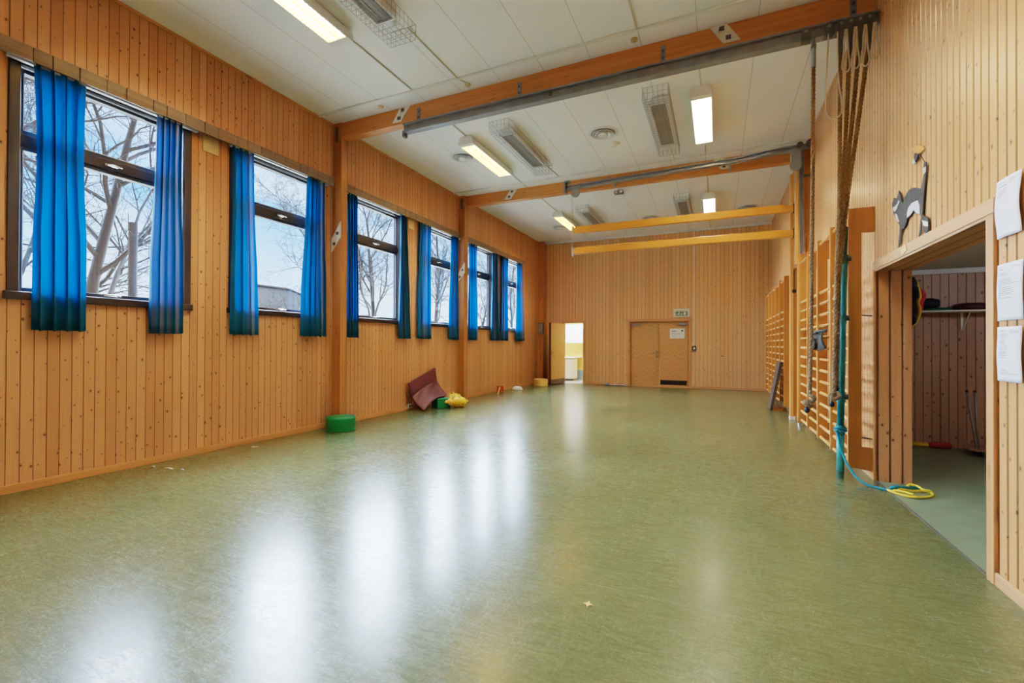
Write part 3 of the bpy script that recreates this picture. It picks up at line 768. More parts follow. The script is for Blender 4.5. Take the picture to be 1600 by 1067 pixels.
# bunch of four
tx = [1.069, 1.144, 1.219, 1.291]
mid = [(1.058, 5.255), (1.088, 5.275), (1.110, 5.31), (1.138, 5.32)]
low = [(1.024, 5.25), (1.050, 5.278), (1.036, 5.312), (1.062, 5.335)]
RL = ['climbing rope with the long cord, first of the gathered bunch', 'second climbing rope of the gathered bunch', 'third climbing rope of the gathered bunch', 'climbing rope closest to the wall in the gathered bunch']
for k in range(4):
    r = empty('climbing_rope', (tx[k], YR, 4.3), RL[k], 'rope', 'climbing ropes')
    trolley(r, tx[k]+.01)
    MB().box(tx[k]-.022, tx[k]+.022, YR-.008, YR+.008, 4.23, 4.315).build('hook', M['metal_dark'], r)
    MB().cyl((tx[k], YR, 4.24), (tx[k]-.002, YR, 4.10), .021, 14).build('end_sleeve', M['metal_dark'], r)
    ze = (.84, .90, 1.02, 1.05)[k]
    path = smooth_path([(tx[k]-.001, YR, 4.13), (tx[k]*.4+mid[k][0]*.6, (YR+mid[k][1])/2, 3.3), (mid[k][0], mid[k][1], 2.75), (low[k][0]+.010, low[k][1], 1.95), (low[k][0]-.004, low[k][1], 1.25), (low[k][0]-.012, low[k][1], ze)], 6)
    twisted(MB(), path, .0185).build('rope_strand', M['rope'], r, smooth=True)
    x, y = low[k][0]-.012, low[k][1]
    if k == 0:
        kk = MB(); twisted(kk, smooth_path([(x, y, ze+.02), (x-.03, y-.02, ze-.02), (x-.01, y-.035, ze-.05), (x+.035, y-.02, ze-.03), (x+.03, y+.01, ze), (x-.02, y, ze-.05), (x-.015, y, ze-.09)], 5), .019)
        kk.build('knot', M['rope'], r, smooth=True)
        MB().ball((x-.016, y, ze-.10), (.024, .024, .03)).build('end_cap', M['black'], r, smooth=True)
        MB().tube(smooth_path([(1.045, YR-.01, 4.31), (1.047, YR-.01, 4.0), (1.055, YR-.015, 3.82), (1.075, YR-.03, 3.58), (1.06, YR-.03, 3.50), (1.01, YR-.02, 3.47), (.965, YR-.01, 3.52), (.95, YR, 3.62), (.957, YR, 3.9), (.975, YR, 4.31)], 6), .007, 6).build('long_cord', M['rope_cream'], r, smooth=True)
    else:
        MB().ball((x, y, ze-.01), (.024, .024, .03)).build('end_cap', M['black'], r, smooth=True)
    loop(r, tx[k]+.04, 4.31, (3.90, 3.915, 3.92, 3.97)[k])
r = empty('rail_trolley', (.982, YR, 4.33), 'empty dark trolley with a hook on the rail beside the ropes', 'trolley')
trolley(r, .982)
MB().tube([(.982, YR, 4.31), (.985, YR-.01, 4.27), (1.0, YR-.02, 4.28), (1.03, YR-.01, 4.33), (1.045, YR, 4.35)], .009, 8).build('hook', M['metal_dark'], r)

# ------------------------------------------------------------------ turquoise pole with blue rope
r = empty('telescopic_pole', (1.108, 5.43, 0), 'turquoise painted telescopic pole standing before the wall bars', 'pole')
PX = lambda z: 1.095+.0015*z+.0065*z*z
PY = 5.42
MB().tube([(PX(.0), PY, .0), (PX(.5), PY, .5)], .032, 18).build('lower_tube', M['teal'], r, smooth=True)
MB().tube([(PX(.5), PY, .5), (PX(2.14), PY, 2.14)], .030, 18).build('main_tube', M['teal'], r, smooth=True)
MB().tube([(PX(2.1), PY, 2.1), (PX(2.46), PY, 2.46)], .024, 18).build('inner_tube', M['teal_dark'], r, smooth=True)
for z, m_ in ((.79, 'teal'), (1.56, 'teal'), (2.14, 'teal_dark'), (.475, 'teal')):
    co = MB().tube([(PX(z)-.0, PY, z-.045), (PX(z), PY, z+.045)], .037, 18).build('collar', M[m_], r)
    if z > .6: MB().cyl((PX(z)+.030, PY-.012, z+.008), (PX(z)+.056, PY-.020, z+.010), .026, 14).build('clamp_knob', M['black'], co)
MB().tube([(PX(.06), PY, .0), (PX(.06), PY, .07)], .0325, 18).build('foot_band', M['teal_dark'], r)
# blue rope: ring on the pole, tail to the floor, ending in yellow loop
r = empty('blue_rope', (1.2, 5.2, 0), 'turquoise rope tied round the pole and trailing over the floor', 'rope')
ring = [(PX(.49)+.046*math.cos(a), PY+.046*math.sin(a), .49+.006*math.sin(2*a)) for a in [2*PI*k/20 for k in range(21)]]
rg = MB().tube(ring, .010, 8).tube([(q[0], q[1], q[2]-.02) for q in ring], .010, 8)
rg.build('hitch', M['rope_blue'], r, smooth=True)
tail = smooth_path([(PX(.48)-.045, PY-.02, .47), (1.07, 5.375, .42), (1.09, 5.36, .30), (1.13, 5.32, .17), (1.18, 5.27, .075), (1.245, 5.215, .02), (1.31, 5.17, .012), (1.375, 5.12, .011), (1.41, 5.10, .012)], 8)
MB().tube(tail, .011, 8).build('tail', M['rope_blue'], r, smooth=True)
kn = MB().tube(smooth_path([(1.40, 5.11, .012), (1.44, 5.15, .035), (1.46, 5.11, .05), (1.42, 5.10, .045), (1.425, 5.16, .02), (1.50, 5.20, .022), (1.58, 5.245, .022), (1.64, 5.275, .02), (1.68, 5.27, .018)], 6), .014, 8)
kn.build('knot', M['rope_blue'], r, smooth=True)
yr = MB()
yr.tube(smooth_path([(1.43, 5.06, .012), (1.385, 5.13, .012), (1.40, 5.07, .012), (1.45, 5.0, .012), (1.52, 4.96, .012), (1.62, 5.01, .012), (1.69, 5.09, .012), (1.71, 5.17, .012), (1.66, 5.22, .012), (1.58, 5.17, .012), (1.47, 5.10, .034), (1.44, 5.07, .014)], 6), .0105, 8)
yr.tube(smooth_path([(1.56, 5.23, .03), (1.59, 5.27, .045), (1.64, 5.24, .04), (1.655, 5.18, .03), (1.69, 5.18, .03), (1.72, 5.22, .012)], 6), .0105, 8)
yr.tube(smooth_path([(1.42, 5.09, .02), (1.46, 5.045, .03), (1.53, 4.985, .028)], 6), .011, 8)
tag(yr.build('yellow_rope', M['rope_yellow'], None, smooth=True, loc=(1.55, 5.1, 0)), 'yellow rope loop lying on the floor at the closet opening', 'rope')

# ------------------------------------------------------------------ bag hung on the bars, leaning panel
r = empty('canvas_bag', (1.16, 6.5, 1.25), 'olive canvas tool bag hanging on the wall bars', 'bag')
b_ = MB()
def bagfn(u, v):
    y = 6.86-.46*u; z = 1.27+.19*v-.03*math.sin(PI*u)*(1-v)
    return (1.135-.045*math.sin(PI*v)*(.5+.5*math.sin(PI*u))-.02*math.sin(5*u+2*v), y, z)
b_.grid(bagfn, 14, 10).build('pouch', M['olive'], r, smooth=True, solid=.02)
MB().prism([(6.84, 1.255), (6.62, 1.245), (6.56, 1.33), (6.66, 1.40), (6.78, 1.35)], 1.068, 1.082, 'x').build('flap', M['olive'], r, bevel=.004)
MB().tube(smooth_path([(1.12, 6.88, 1.43), (1.10, 6.7, 1.465), (1.11, 6.5, 1.47), (1.14, 6.32, 1.47)], 5), .018, 8).tube(smooth_path([(1.095, 6.80, 1.43), (1.055, 6.72, 1.38), (1.06, 6.62, 1.44), (1.09, 6.52, 1.45)], 5), .012, 8).build('strap', M['olive_dark'], r, smooth=True)
r = empty('leaning_panel', (.97, 10.6, 0), 'grey narrow panel leaning against the far wall bars', 'panel')
ang = math.atan2(.18, .97)
Mx = Matrix.Translation((.945, 10.42, 0)) @ Matrix.Rotation(ang, 4, 'Y')
MB().box(0, .042, 0, .55, .01, .985, Mx).build('board', M['grey_plastic'], r, bevel=.006)
MB().box(-.004, .046, -.012, .0, .01, .99, Mx).build('edge_strip', M['grey_plastic'], r)
MB().box(1.0, 1.17, 10.43, 10.95, 0, .055).build('foot_rail', M['bar_panel'], r, bevel=.004)

# ------------------------------------------------------------------ closet opening (door-less) and closet
EX = XR+.27; YB = 7.66; CZ = 2.29
d3 = empty('door_3', (XR, 4.45, 0), 'pine trim around the doorless closet opening', 'door frame', None, 'structure')
MB().box(XR-.02, XR, OY0-.075, OY0, 0, OZ+.0).build('frame_jamb', M['pine_trim'], d3, bevel=.004)
MB().box(XR-.02, XR, OY1, OY1+.06, 0, OZ+.0).build('frame_jamb', M['pine_trim'], d3, bevel=.004)
MB().box(XR-.022, XR, OY0-.085, OY1+.06, OZ-.0, OZ+.085).build('frame_head', M['pine_trim_pale'], d3, bevel=.004)
MB().box(XR-.012, XR+.004, OY0, OY1, OZ-.016, OZ+.002).build('head_strip', M['pine_trim_pale'], d3)
MB().box(XR-.004, XR+.012, OY0, OY1, 0, .004).build('threshold', M['metal_dark'], d3)
w = MB(); boards(w, 'x', 1, OY1-.014, XR+.0, EX, 0, OZ-.012, .095, 1.40, .012, .009, .04)
boards(w, 'x', -1, OY0+.014, XR+.0, EX, 0, OZ-.012, .095, 1.40, .012, .009, .04)
for i in range(6):
    x0 = XR+.002+i*.045
    w.box(x0, x0+.043, OY0, OY1, OZ-.014, OZ-.002)
struct('wall_closet_reveal', w, M['pine_reveal'], 'pine-boarded reveal of the closet opening', 'wall')
w = MB(); boards(w, 'x', 1, YB, EX-.1, 4.4, 0, CZ+.1, .086, 2.449)
w.box(EX-.14, EX-.02, OY1+.06, YB, 0, CZ+.1); 
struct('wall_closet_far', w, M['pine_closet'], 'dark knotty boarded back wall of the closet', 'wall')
w = MB(); boards(w, 'y', 1, 4.4, 2.6, YB, 0, CZ+.1, .086, 0); w.box(EX-.15, 4.4, 2.5, 2.6, 0, CZ+.1)
w.box(EX-.14, EX-.02, 2.6, OY0-.06, 0, CZ+.1).box(EX-.14, EX-.02, OY0-.1, OY1+.1, OZ+.03, CZ+.1)
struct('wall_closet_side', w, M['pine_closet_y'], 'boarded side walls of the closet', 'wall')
struct('floor_closet', MB().box(XR+.012, 4.5, 2.5, 7.8, -.1, .0006), M['floor_closet'], 'pale green linoleum closet floor', 'floor')
struct('ceiling_closet', MB().box(EX-.15, 4.5, 2.5, 7.8, CZ, CZ+.1), M['ceil_white'], 'white closet ceiling', 'ceiling')
struct('trim_9', MB().box(EX-.02, 4.4, YB-.03, YB, CZ-.06, CZ), M['ceil_white'], 'white moulding above the closet back wall', 'moulding')
r = empty('wall_shelf', (2.9, YB, 1.73), 'thin white shelf on the closet back wall', 'shelf')
MB().box(2.2, 4.0, YB-.30, YB-.002, 1.725, 1.745).build('board', M['offwhite'], r, bevel=.002)
for x in (2.83, 3.6):
    MB().box(x-.012, x+.012, YB-.012, YB-.002, 1.50, 1.725).prism([(YB-.03, 1.50), (YB-.012, 1.50), (YB-.20, 1.725), (YB-.23, 1.725)], x-.004, x+.004, 'x').build('bracket', M['offwhite'], r)
r = MB().lathe([(.13,0),(.15,.012),(.14,.03),(.05,.038)], (2.52, YB-.16, 1.745), 24).build('flying_disc', M['green_disc'], None, loc=(2.52, YB-.16, 1.745), smooth=True); tag(r, 'green flat disc lying on the closet shelf', 'disc')
r = MB().lathe([(.14,0),(.17,.02),(.16,.07),(.10,.085)], (2.85, YB-.175, 1.745), 24).build('flying_disc', M['maroon_dark'], None, loc=(2.85, YB-.175, 1.745), smooth=True); tag(r, 'dark maroon round cushion-like disc on the closet shelf', 'disc')
r = MB().lathe([(.10,0),(.125,.03),(.12,.10),(.06,.12)], (2.44, YB-.15, 1.784), 24).build('round_tin', M['cloth_black'], None, loc=(2.44, YB-.15, 1.784), smooth=True); tag(r, 'black round bundle on top of the green disc', 'bundle')
# hanging fabric bundle
r = empty('folded_fabric', (EX+.05, OY1+.1, 1.95), 'black, yellow and red fabric bundle hanging inside the closet edge', 'fabric')
def fan(cx, cz, rad, ph, sx):
    def fn(u, v):
        a = -PI/2+PI*u; q = v
        return (EX+.002+sx+rad*.62*q*math.cos(a)*(1+.06*math.sin(6*a+ph)), OY1+.14+.035*math.sin(5*a+ph)*q, cz+rad*q*math.sin(a))
    return fn
MB().grid(fan(0, 1.83, .15, 0, 0), 18, 5).grid(fan(0, 1.60, .13, 1, 0), 18, 5).build('black_panel', M['cloth_black'], r, smooth=True, solid=.03)
MB().tube(smooth_path([(EX+.03, OY1+.16, 1.985), (EX+.09, OY1+.165, 1.90), (EX+.115, OY1+.17, 1.78), (EX+.10, OY1+.17, 1.72), (EX+.115, OY1+.17, 1.64), (EX+.09, OY1+.165, 1.54), (EX+.05, OY1+.16, 1.50)], 5), .014, 8).build('yellow_edge', M['cloth_yellow'], r, smooth=True)
MB().grid(lambda u, v: (EX+.105+.055*v*math.sin(PI*u)*(1+.25*math.sin(11*u)), OY1+.19+.02*math.sin(9*u), 1.57+.34*u), 18, 3).build('red_ruffle', M['cloth_red'], r, smooth=True, solid=.02)
MB().grid(lambda u, v: (EX+.005+.03*v, OY1+.13, 1.47+.10*u), 3, 2).build('blue_tab', M['cloth_blue'], r, solid=.02)
r = empty('closet_fill_lamp', (3.6, 5.0, CZ), 'unseen fill lamp added to brighten the closet', 'lamp')  # no lamp known here; added out of view to lift the dark closet
MB().box(3.3, 3.9, 4.9, 5.1, CZ-.05, CZ).build('lamp_base', M['white'], r)
MB().cyl((3.32, 5.0, CZ-.07), (3.88, 5.0, CZ-.07), .02, 12).build('tube', emit('closet fill tube', (1.0,.93,.85), 17.0), r)
# two poles on a low board
r = empty('rolling_board', (2.95, 7.25, 0), 'low reddish board on black casters on the closet floor', 'board')
MB().prism([(2.70,7.20),(2.75,7.12),(2.84,7.08),(3.4,7.05),(3.4,7.5),(2.78,7.5)], .065, .085, 'z').build('board', M['pine_closet'], r, bevel=.004)
for x, y in ((2.82, 7.18), (3.3, 7.15), (3.3, 7.42), (2.86, 7.42)):
    MB().cyl((x-.012, y, .03), (x+.012, y, .03), .03, 14).box(x-.015, x+.015, y-.01, y+.01, .045, .066).build('caster', M['black'], r)
for (xa, ya, xb, yb, lab) in ((2.745, 7.30, 2.787, 7.18, 'slightly tilted grey metal tube standing in the closet'), (2.83, 7.33, 2.83, 7.26, 'upright grey metal tube standing in the closet')):
    r = empty('metal_tube', (xb, yb, .085), lab, 'tube', 'grey tubes in the closet')
    MB().cyl((xb, yb, .088), (xa, ya, .75), .012, 12).build('tube_shaft', M['steel_grey'], r, smooth=True)
    MB().cyl((xa, ya, .745), (xa, ya, .765), .014, 12).build('end_plug', M['black'], r)
r = empty('toy_bat', (2.45, 7.5, .03), 'red and yellow tube lying along the closet back wall', 'toy')
MB().cyl((2.28, 7.52, .035), (2.45, 7.52, .035), .028, 14).build('handle_grip', M['cloth_yellow'], r, smooth=True)
MB().tube([(2.45, 7.52, .035), (2.50, 7.52, .04), (2.66, 7.52, .04), (2.68, 7.52, .038)], [.028, .04, .04, .02], 14).build('barrel', M['red_plastic'], r, smooth=True)

# ------------------------------------------------------------------ cat cutout and papers on the wall-bar side
def flat(poly, x0, x1): return MB().prism(poly, x0, x1, 'x')
CAT = [(4.783,2.592),(4.738,2.532),(4.727,2.486),(4.682,2.461),(4.66,2.492),(4.616,2.516),(4.553,2.529),(4.472,2.519),(4.404,2.494),(4.347,2.468),(4.319,2.479),(4.301,2.514),(4.283,2.553),(4.283,2.605),(4.273,2.639),(4.238,2.634),(4.235,2.588),(4.238,2.545),(4.26,2.493),(4.271,2.437),(4.284,2.396),(4.296,2.34),(4.297,2.28),(4.308,2.268),(4.205,2.212),(4.197,2.181),(4.202,2.124),(4.24,2.114),(4.276,2.137),(4.276,2.178),(4.302,2.211),(4.339,2.235),(4.32,2.249),(4.344,2.278),(4.386,2.292),(4.463,2.34),(4.483,2.33),(4.534,2.319),(4.596,2.315),(4.617,2.284),(4.661,2.253),(4.716,2.254),(4.739,2.213),(4.762,2.151),(4.797,2.115),(4.801,2.167),(4.773,2.229),(4.762,2.294),(4.831,2.353),(4.903,2.432),(4.94,2.495),(4.94,2.535),(4.903,2.55),(4.898,2.566),(4.866,2.548),(4.819,2.547)]
r = empty('paper_cat', (XR, 4.5, 2.3), 'grey and white painted cat cutout with raised tail stuck on the wall', 'cutout')
flat(CAT, XR-.018, XR-.012).build('body', M['cat_grey'], r)
flat([(4.339,2.231),(4.321,2.211),(4.33,2.146),(4.349,2.125),(4.377,2.118),(4.358,2.159),(4.348,2.203)], XR-.018, XR-.012).build('hind_leg', M['cat_grey'], r)
flat([(4.564,2.391),(4.493,2.407),(4.385,2.396),(4.351,2.348),(4.348,2.282),(4.395,2.3),(4.467,2.347),(4.503,2.327),(4.596,2.319),(4.59,2.358)], XR-.021, XR-.0181).build('belly_patch', M['cat_white'], r)
flat([(4.302,2.225),(4.202,2.189),(4.202,2.157),(4.267,2.176)], XR-.021, XR-.0181).build('sock_patch', M['cat_white'], r)
flat([(4.867,2.423),(4.819,2.402),(4.777,2.34),(4.789,2.33),(4.827,2.359)], XR-.021, XR-.0181).build('chest_patch', M['cat_white'], r)
flat([(4.916,2.488),(4.867,2.483),(4.807,2.492),(4.784,2.511),(4.761,2.496),(4.795,2.476),(4.819,2.453),(4.867,2.44),(4.903,2.459)], XR-.021, XR-.0181).build('face_patch', M['cat_white'], r)
flat([(4.285,2.60),(4.283,2.555),(4.238,2.56),(4.236,2.60)], XR-.021, XR-.0181).build('tail_patch', M['cat_white'], r)
r = empty('paper_tail_tip', (XR, 4.42, 2.73), 'curled grey and white tail tip hanging on a string above the cat', 'cutout')
flat([(4.441,2.771),(4.365,2.734),(4.393,2.714),(4.425,2.70),(4.445,2.73)], XR-.022, XR-.014).build('dark_end', M['cat_grey'], r)
flat([(4.445,2.73),(4.425,2.70),(4.442,2.685),(4.481,2.715),(4.465,2.735)], XR-.022, XR-.014).build('white_end', M['cat_white'], r)
MB().tube([(XR-.014, 4.365, 2.743), (XR-.018, 4.31, 2.694), (XR-.014, 4.265, 2.636)], .003, 6).build('string', M['cat_grey'], r)
r = flat([(4.542,2.845),(4.48,2.84),(4.422,2.825),(4.30,2.77),(4.282,2.739),(4.346,2.742),(4.403,2.76),(4.481,2.801)], XR-.012, XR-.006).build('paper_leaf', M['leaf_orange'], None, loc=(XR, 4.42, 2.78)); tag(r, 'orange paper scrap stuck above the cat', 'paper')
r = flat([(4.70,2.078),(4.61,2.118),(4.575,2.06),(4.66,2.035)], XR-.030, XR-.024).build('tape_scrap', M['tape'], None, loc=(XR, 4.64, 2.07)); tag(r, 'torn scrap of masking tape on the closet head trim', 'tape')

def note(y0, y1, zt, zb, label, rows, seed, curl):
    r = empty('paper_note', (XR, (y0+y1)/2, (zt+zb)/2), label, 'paper', 'paper notes beside the closet')
    # y1 is the edge toward the closet (larger y)
    def fn(u, v):
        return (XR-.010-curl*(.5-.5*math.cos(2*PI*v))*.7-.010*math.sin(PI*u)*curl/.02, y1+(y0-y1)*u+.006*math.sin(PI*v)*(1 if curl > .01 else -1), zb+(zt-zb)*v)
    pg = MB().grid(fn, 8, 14).build('sheet', M['paper'], r, smooth=True, solid=.0012)
    rd = random.Random(seed); tx = MB()
    def line(u0, u1, v, h):
        n = 5
        for k in range(n):
            a, b = u0+(u1-u0)*k/n, u0+(u1-u0)*(k+1)/n
            q = [Vector(fn(a, v)), Vector(fn(b, v)), Vector(fn(b, v+h)), Vector(fn(a, v+h))]
            for p in q: p.x -= .0018
            tx.quad(*q)
    for (u0, u1, v, h) in rows: line(u0, u1, v, h)
    tx.build('printed_lettering', M['ink'], pg)
    return r
rows1 = [(.14,.40,.935,.006), (.62,.90,.93,.006), (.62,.86,.912,.006), (.62,.74,.894,.006), (.14,.50,.865,.014)] + [(.14, .14+w_, .80-.028*i, .007) for i, w_ in enumerate((.42,.30,.36,.33,.22))]
rows2 = [(.12,.34,.945,.006), (.64,.84,.93,.006), (.62,.92,.905,.006), (.12,.26,.90,.011), (.12,.42,.83,.007), (.12,.46,.80,.007)] + [(.10, .10+w_, .72-.030*i, .007) for i, w_ in enumerate((.50,.56,.55,.82,.10,.52,.62,.58,.62,.54,.08,.50))]
rows3 = [(.16,.40,.945,.006), (.60,.80,.93,.006), (.60,.90,.905,.006), (.60,.90,.885,.006), (.16,.32,.915,.011)] + [(.16, .16+w_, .87-.022*i, .006) for i, w_ in enumerate((.30,.32,.32,.28,.0,.24,.24,.24,.22,.0,.32,.36,.32,.34,.0,.28,.30,.26,.30,.0,.30))] + [(.16,.44,.20,.006), (.16,.52,.165,.006), (.16,.86,.14,.006)]
rows3 = [q for q in rows3 if q[1]-q[0] > .02]
note(3.112, 3.334, 2.185, 1.875, 'white notice with few lines, topmost of the three beside the closet', rows1, 1, .012)
note(3.105, 3.332, 1.735, 1.435, 'white notice with a full paragraph, middle of the three beside the closet', rows2, 2, .008)
note(3.116, 3.334, 1.402, 1.115, 'white notice with a narrow list, lowest of the three beside the closet', rows3, 3, .009)

# ------------------------------------------------------------------ end wall: doors and fittings
d1 = empty('door_1', ((D1[0]+D1[1])/2, YF, 0), 'orange veneered door standing open to the yellow kitchen', 'door', None, 'structure')
for x0, x1 in ((D1[0]-.06, D1[0]), (D1[1], D1[1]+.065)):
    MB().box(x0, x1, YF-.022, YF+.13, 0, D1[2]).build('door_jamb', M['mahogany'] if x0 < -4.5 else M['pine_trim'], d1, bevel=.004)
MB().box(D1[0]-.06, D1[1]+.085, YF-.024, YF+.13, D1[2], D1[2]+.065).build('door_head', M['pine_trim_x'], d1, bevel=.004)
a = math.atan2(-.985, -.175)
Mx = Matrix.Translation((D1[0]-.0, YF-.025, 0)) @ Matrix.Rotation(a, 4, 'Z')
lf = MB().box(0, .93, -.005, .040, .012, 2.00, Mx).build('door_leaf', M['door_orange'], d1, bevel=.003)
MB().box(.926, .936, -.03, .042, .012, 2.00, Mx).box(0, .93, -.03, -.005, .012, 2.00, Mx).build('leaf_edge', M['mahogany'], lf)
MB().box(.005, .925, .040, .044, .015, .18, Mx).build('kick_plate', M['mahogany'], lf)
hd = MB().box(.86, .90, .040, .046, .93, 1.10, Mx)
hd.tube([Mx @ Vector(q) for q in ((.88, .044, 1.05), (.88, .085, 1.05), (.76, .085, 1.05))], .010, 8)
hd.build('door_handle', M['chrome'], lf)

d2 = empty('door_2', ((D2[0]+D2[1])/2, YF, 0), 'closed double door of wavy-grained veneer under the exit sign', 'door', None, 'structure')
for x0, x1 in ((D2[0]-.065, D2[0]), (D2[1], D2[1]+.075)):
    MB().box(x0, x1, YF-.022, YF+.12, 0, D2[2]).build('door_jamb', M['pine_trim'], d2, bevel=.004)
MB().box(D2[0]-.14, D2[1]+.12, YF-.024, YF+.12, D2[2], D2[2]+.075).build('door_head', M['pine_trim_x'], d2, bevel=.004)
MB().box(D2[0], D2[0]+.04, YF+.01, YF+.08, 0, D2[2]).box(D2[1]-.03, D2[1], YF+.01, YF+.08, 0, D2[2]).box(D2[0], D2[1], YF+.01, YF+.08, D2[2]-.035, D2[2]).build('inner_frame', M['bar_panel'], d2)
MB().box(D2[0]-.03, D2[1]+.03, YF-.005, YF+.12, 0, .022).build('threshold', M['pine_trim_x'], d2)
XS = -1.655
la = MB().box(D2[0]+.04, XS-.006, YF+.045, YF+.088, .025, D2[2]-.04).build('door_leaf', M['veneer'], d2, bevel=.003)
lb = MB().box(XS+.006, D2[1]-.03, YF+.045, YF+.088, .025, D2[2]-.04).build('door_leaf', M['veneer'], d2, bevel=.003)
MB().box(XS+.03, D2[1]-.05, YF+.040, YF+.045, .075, .215).build('kick_plate', M['black'], lb)
h_ = MB().box(XS-.10, XS-.05, YF+.038, YF+.045, .90, 1.10)
h_.tube([(XS-.075, YF+.045, 1.04), (XS-.075, YF-.01, 1.04), (XS-.20, YF-.01, 1.04)], .011, 8)
h_.cyl((XS-.06, YF+.045, .94), (XS-.06, YF+.025, .94), .026, 14)
h_.build('door_handle', M['chrome'], la)
for lfx, x0 in ((la, D2[0]+.06), (lb, D2[1]-.30)):
    MB().box(x0, x0+.24, YF-.005, YF+.044, D2[2]-.125, D2[2]-.065).cyl((x0+.15, YF+.02, D2[2]-.125), (x0+.15, YF+.02, D2[2]-.15), .018, 10).build('door_closer', M['metal_mid'], lfx, bevel=.006)
r = empty('paper_notice', (-1.13, YF+.04, 1.65), 'white notice with blue heading taped on the double door', 'paper')
sh = MB().box(-1.345, -.92, YF+.040, YF+.0435, 1.50, 1.80).build('sheet', M['paper'], r)
MB().box(-1.29, -1.16, YF+.0385, YF+.0399, 1.715, 1.735).build('heading_lettering', M['ink_blue'], sh)
tx = MB()
for i, w_ in enumerate((.30, .26, .32, .14, .30)): tx.box(-1.29, -1.29+w_, YF+.0385, YF+.0399, 1.66-.028*i, 1.666-.028*i)
tx.build('printed_lettering', M['ink'], sh)
MB().prism([(-1.015,1.71),(-.965,1.705),(-.96,1.755),(-.985,1.77),(-1.02,1.75)], YF+.0385, YF+.0399, 'y').build('emblem', M['ink_green'], sh)
# exit sign
r = empty('exit_sign', (-1.0, YF, 2.27), 'white emergency exit box sign above the double door', 'sign')
MB().box(-1.235, -.765, YF-.075, YF, 2.14, 2.40).build('housing', M['offwhite'], r, bevel=.02)
fr = MB().box(-1.19, -.81, YF-.081, YF-.074, 2.165, 2.37); fr.build('rim', M['cable'], r, bevel=.004)
MB().box(-1.165, -.835, YF-.085, YF-.080, 2.185, 2.315).build('sign_panel', M['sign_green'], r)
pic = MB(); y0, y1 = YF-.089, YF-.0855
pic.ball((-1.075, YF-.087, 2.292), (.013, .003, .013), 10, 6)
pic.prism([(-1.10,2.235),(-1.075,2.28),(-1.055,2.272),(-1.07,2.235)], y0, y1, 'y')
pic.prism([(-1.10,2.24),(-1.07,2.24),(-1.05,2.195),(-1.062,2.195)], y0, y1, 'y'); pic.prism([(-1.105,2.245),(-1.085,2.24),(-1.115,2.21),(-1.14,2.205),(-1.14,2.215)], y0, y1, 'y')
pic.prism([(-1.075,2.275),(-1.055,2.27),(-1.03,2.25),(-1.035,2.243)], y0, y1, 'y')
pic.prism([(-1.02,2.205),(-.975,2.205),(-.975,2.225),(-1.02,2.225)], y0, y1, 'y'); pic.prism([(-1.01,2.225),(-.985,2.225),(-.9975,2.275)], y0, y1, 'y')
pic.box(-.94, -.88, y0, y1, 2.20, 2.30)
pic.build('pictogram_print', M['white'], r)
# switch and cable
r = empty('wall_switch', (-.645, YF, 1.2), 'black and white switch with pull handle beside the double door', 'switch')
MB().box(-.71, -.585, YF-.05, YF, 1.13, 1.27).build('back_box', M['black'], r, bevel=.012)
MB().box(-.675, -.615, YF-.065, YF-.05, 1.165, 1.235).build('rocker', M['white'], r, bevel=.008)
MB().cyl((-.665, YF-.02, 1.27), (-.665, YF-.02, 1.36), .028, 12).build('cable_gland', M['offwhite'], r)
MB().cyl((-.75, YF-.03, 1.105), (-.60, YF-.03, 1.105), .012, 8).box(-.74, -.61, YF-.03, YF, 1.095, 1.115).build('lever', M['metal_dark'], r)
r = MB().box(-.664, -.646, YF-.012, YF, 1.36, ZC-.055).build('wall_cable', M['offwhite'], None, loc=(-.655, YF, 3)); tag(r, 'white cable duct running down the end wall to the switch', 'cable')
r = MB().box(.09, .15, YF-.006, YF, .97, .99).build('wall_slot', M['mahogany'], None, loc=(.12, YF, .98)); tag(r, 'small dark slot in the end wall boards', 'slot')
# speaker
r = empty('loudspeaker', (-5.40, 14.44, 1.84), 'grey box loudspeaker on the corner pier', 'speaker')
MB().box(-5.50, -5.33, 14.36, 14.46, 1.66, 2.03).build('cabinet', M['grey_plastic'], r, bevel=.01)
MB().box(-5.49, -5.34, 14.352, 14.36, 1.68, 2.01).build('front_grille', M['metal'], r)

# cream plates under the pelmet
for (y0, lab) in ((3.405, 'square cream cover plate between the first two windows'), (7.335, 'square cream cover plate between third and fourth windows')):
    r = empty('cover_plate', (XL, y0+.09, 3.68), lab, 'plate', 'cream cover plates')  # plain cover plate, holds no socket
    MB().box(XL, XL+.02, y0, y0+.185, 3.575, 3.765).build('cover', M['cream'], r, bevel=.004)
    MB().cyl((XL+.02, y0+.09, 3.66), (XL+.026, y0+.09, 3.66), .010, 8).build('screw', M['offwhite'], r)
r = empty('wall_socket', (XL, 7.39, .08), 'white power socket low on the wall beside the maroon mat', 'socket')
MB().box(XL+.018, XL+.06, 7.31, 7.46, .045, .125).build('socket_box', M['offwhite'], r, bevel=.006)
s_ = MB()
for y in (7.35, 7.42): s_.cyl((XL+.06, y, .085), (XL+.064, y, .085), .025, 14)
s_.build('socket_inset', M['grey_plastic'], r)

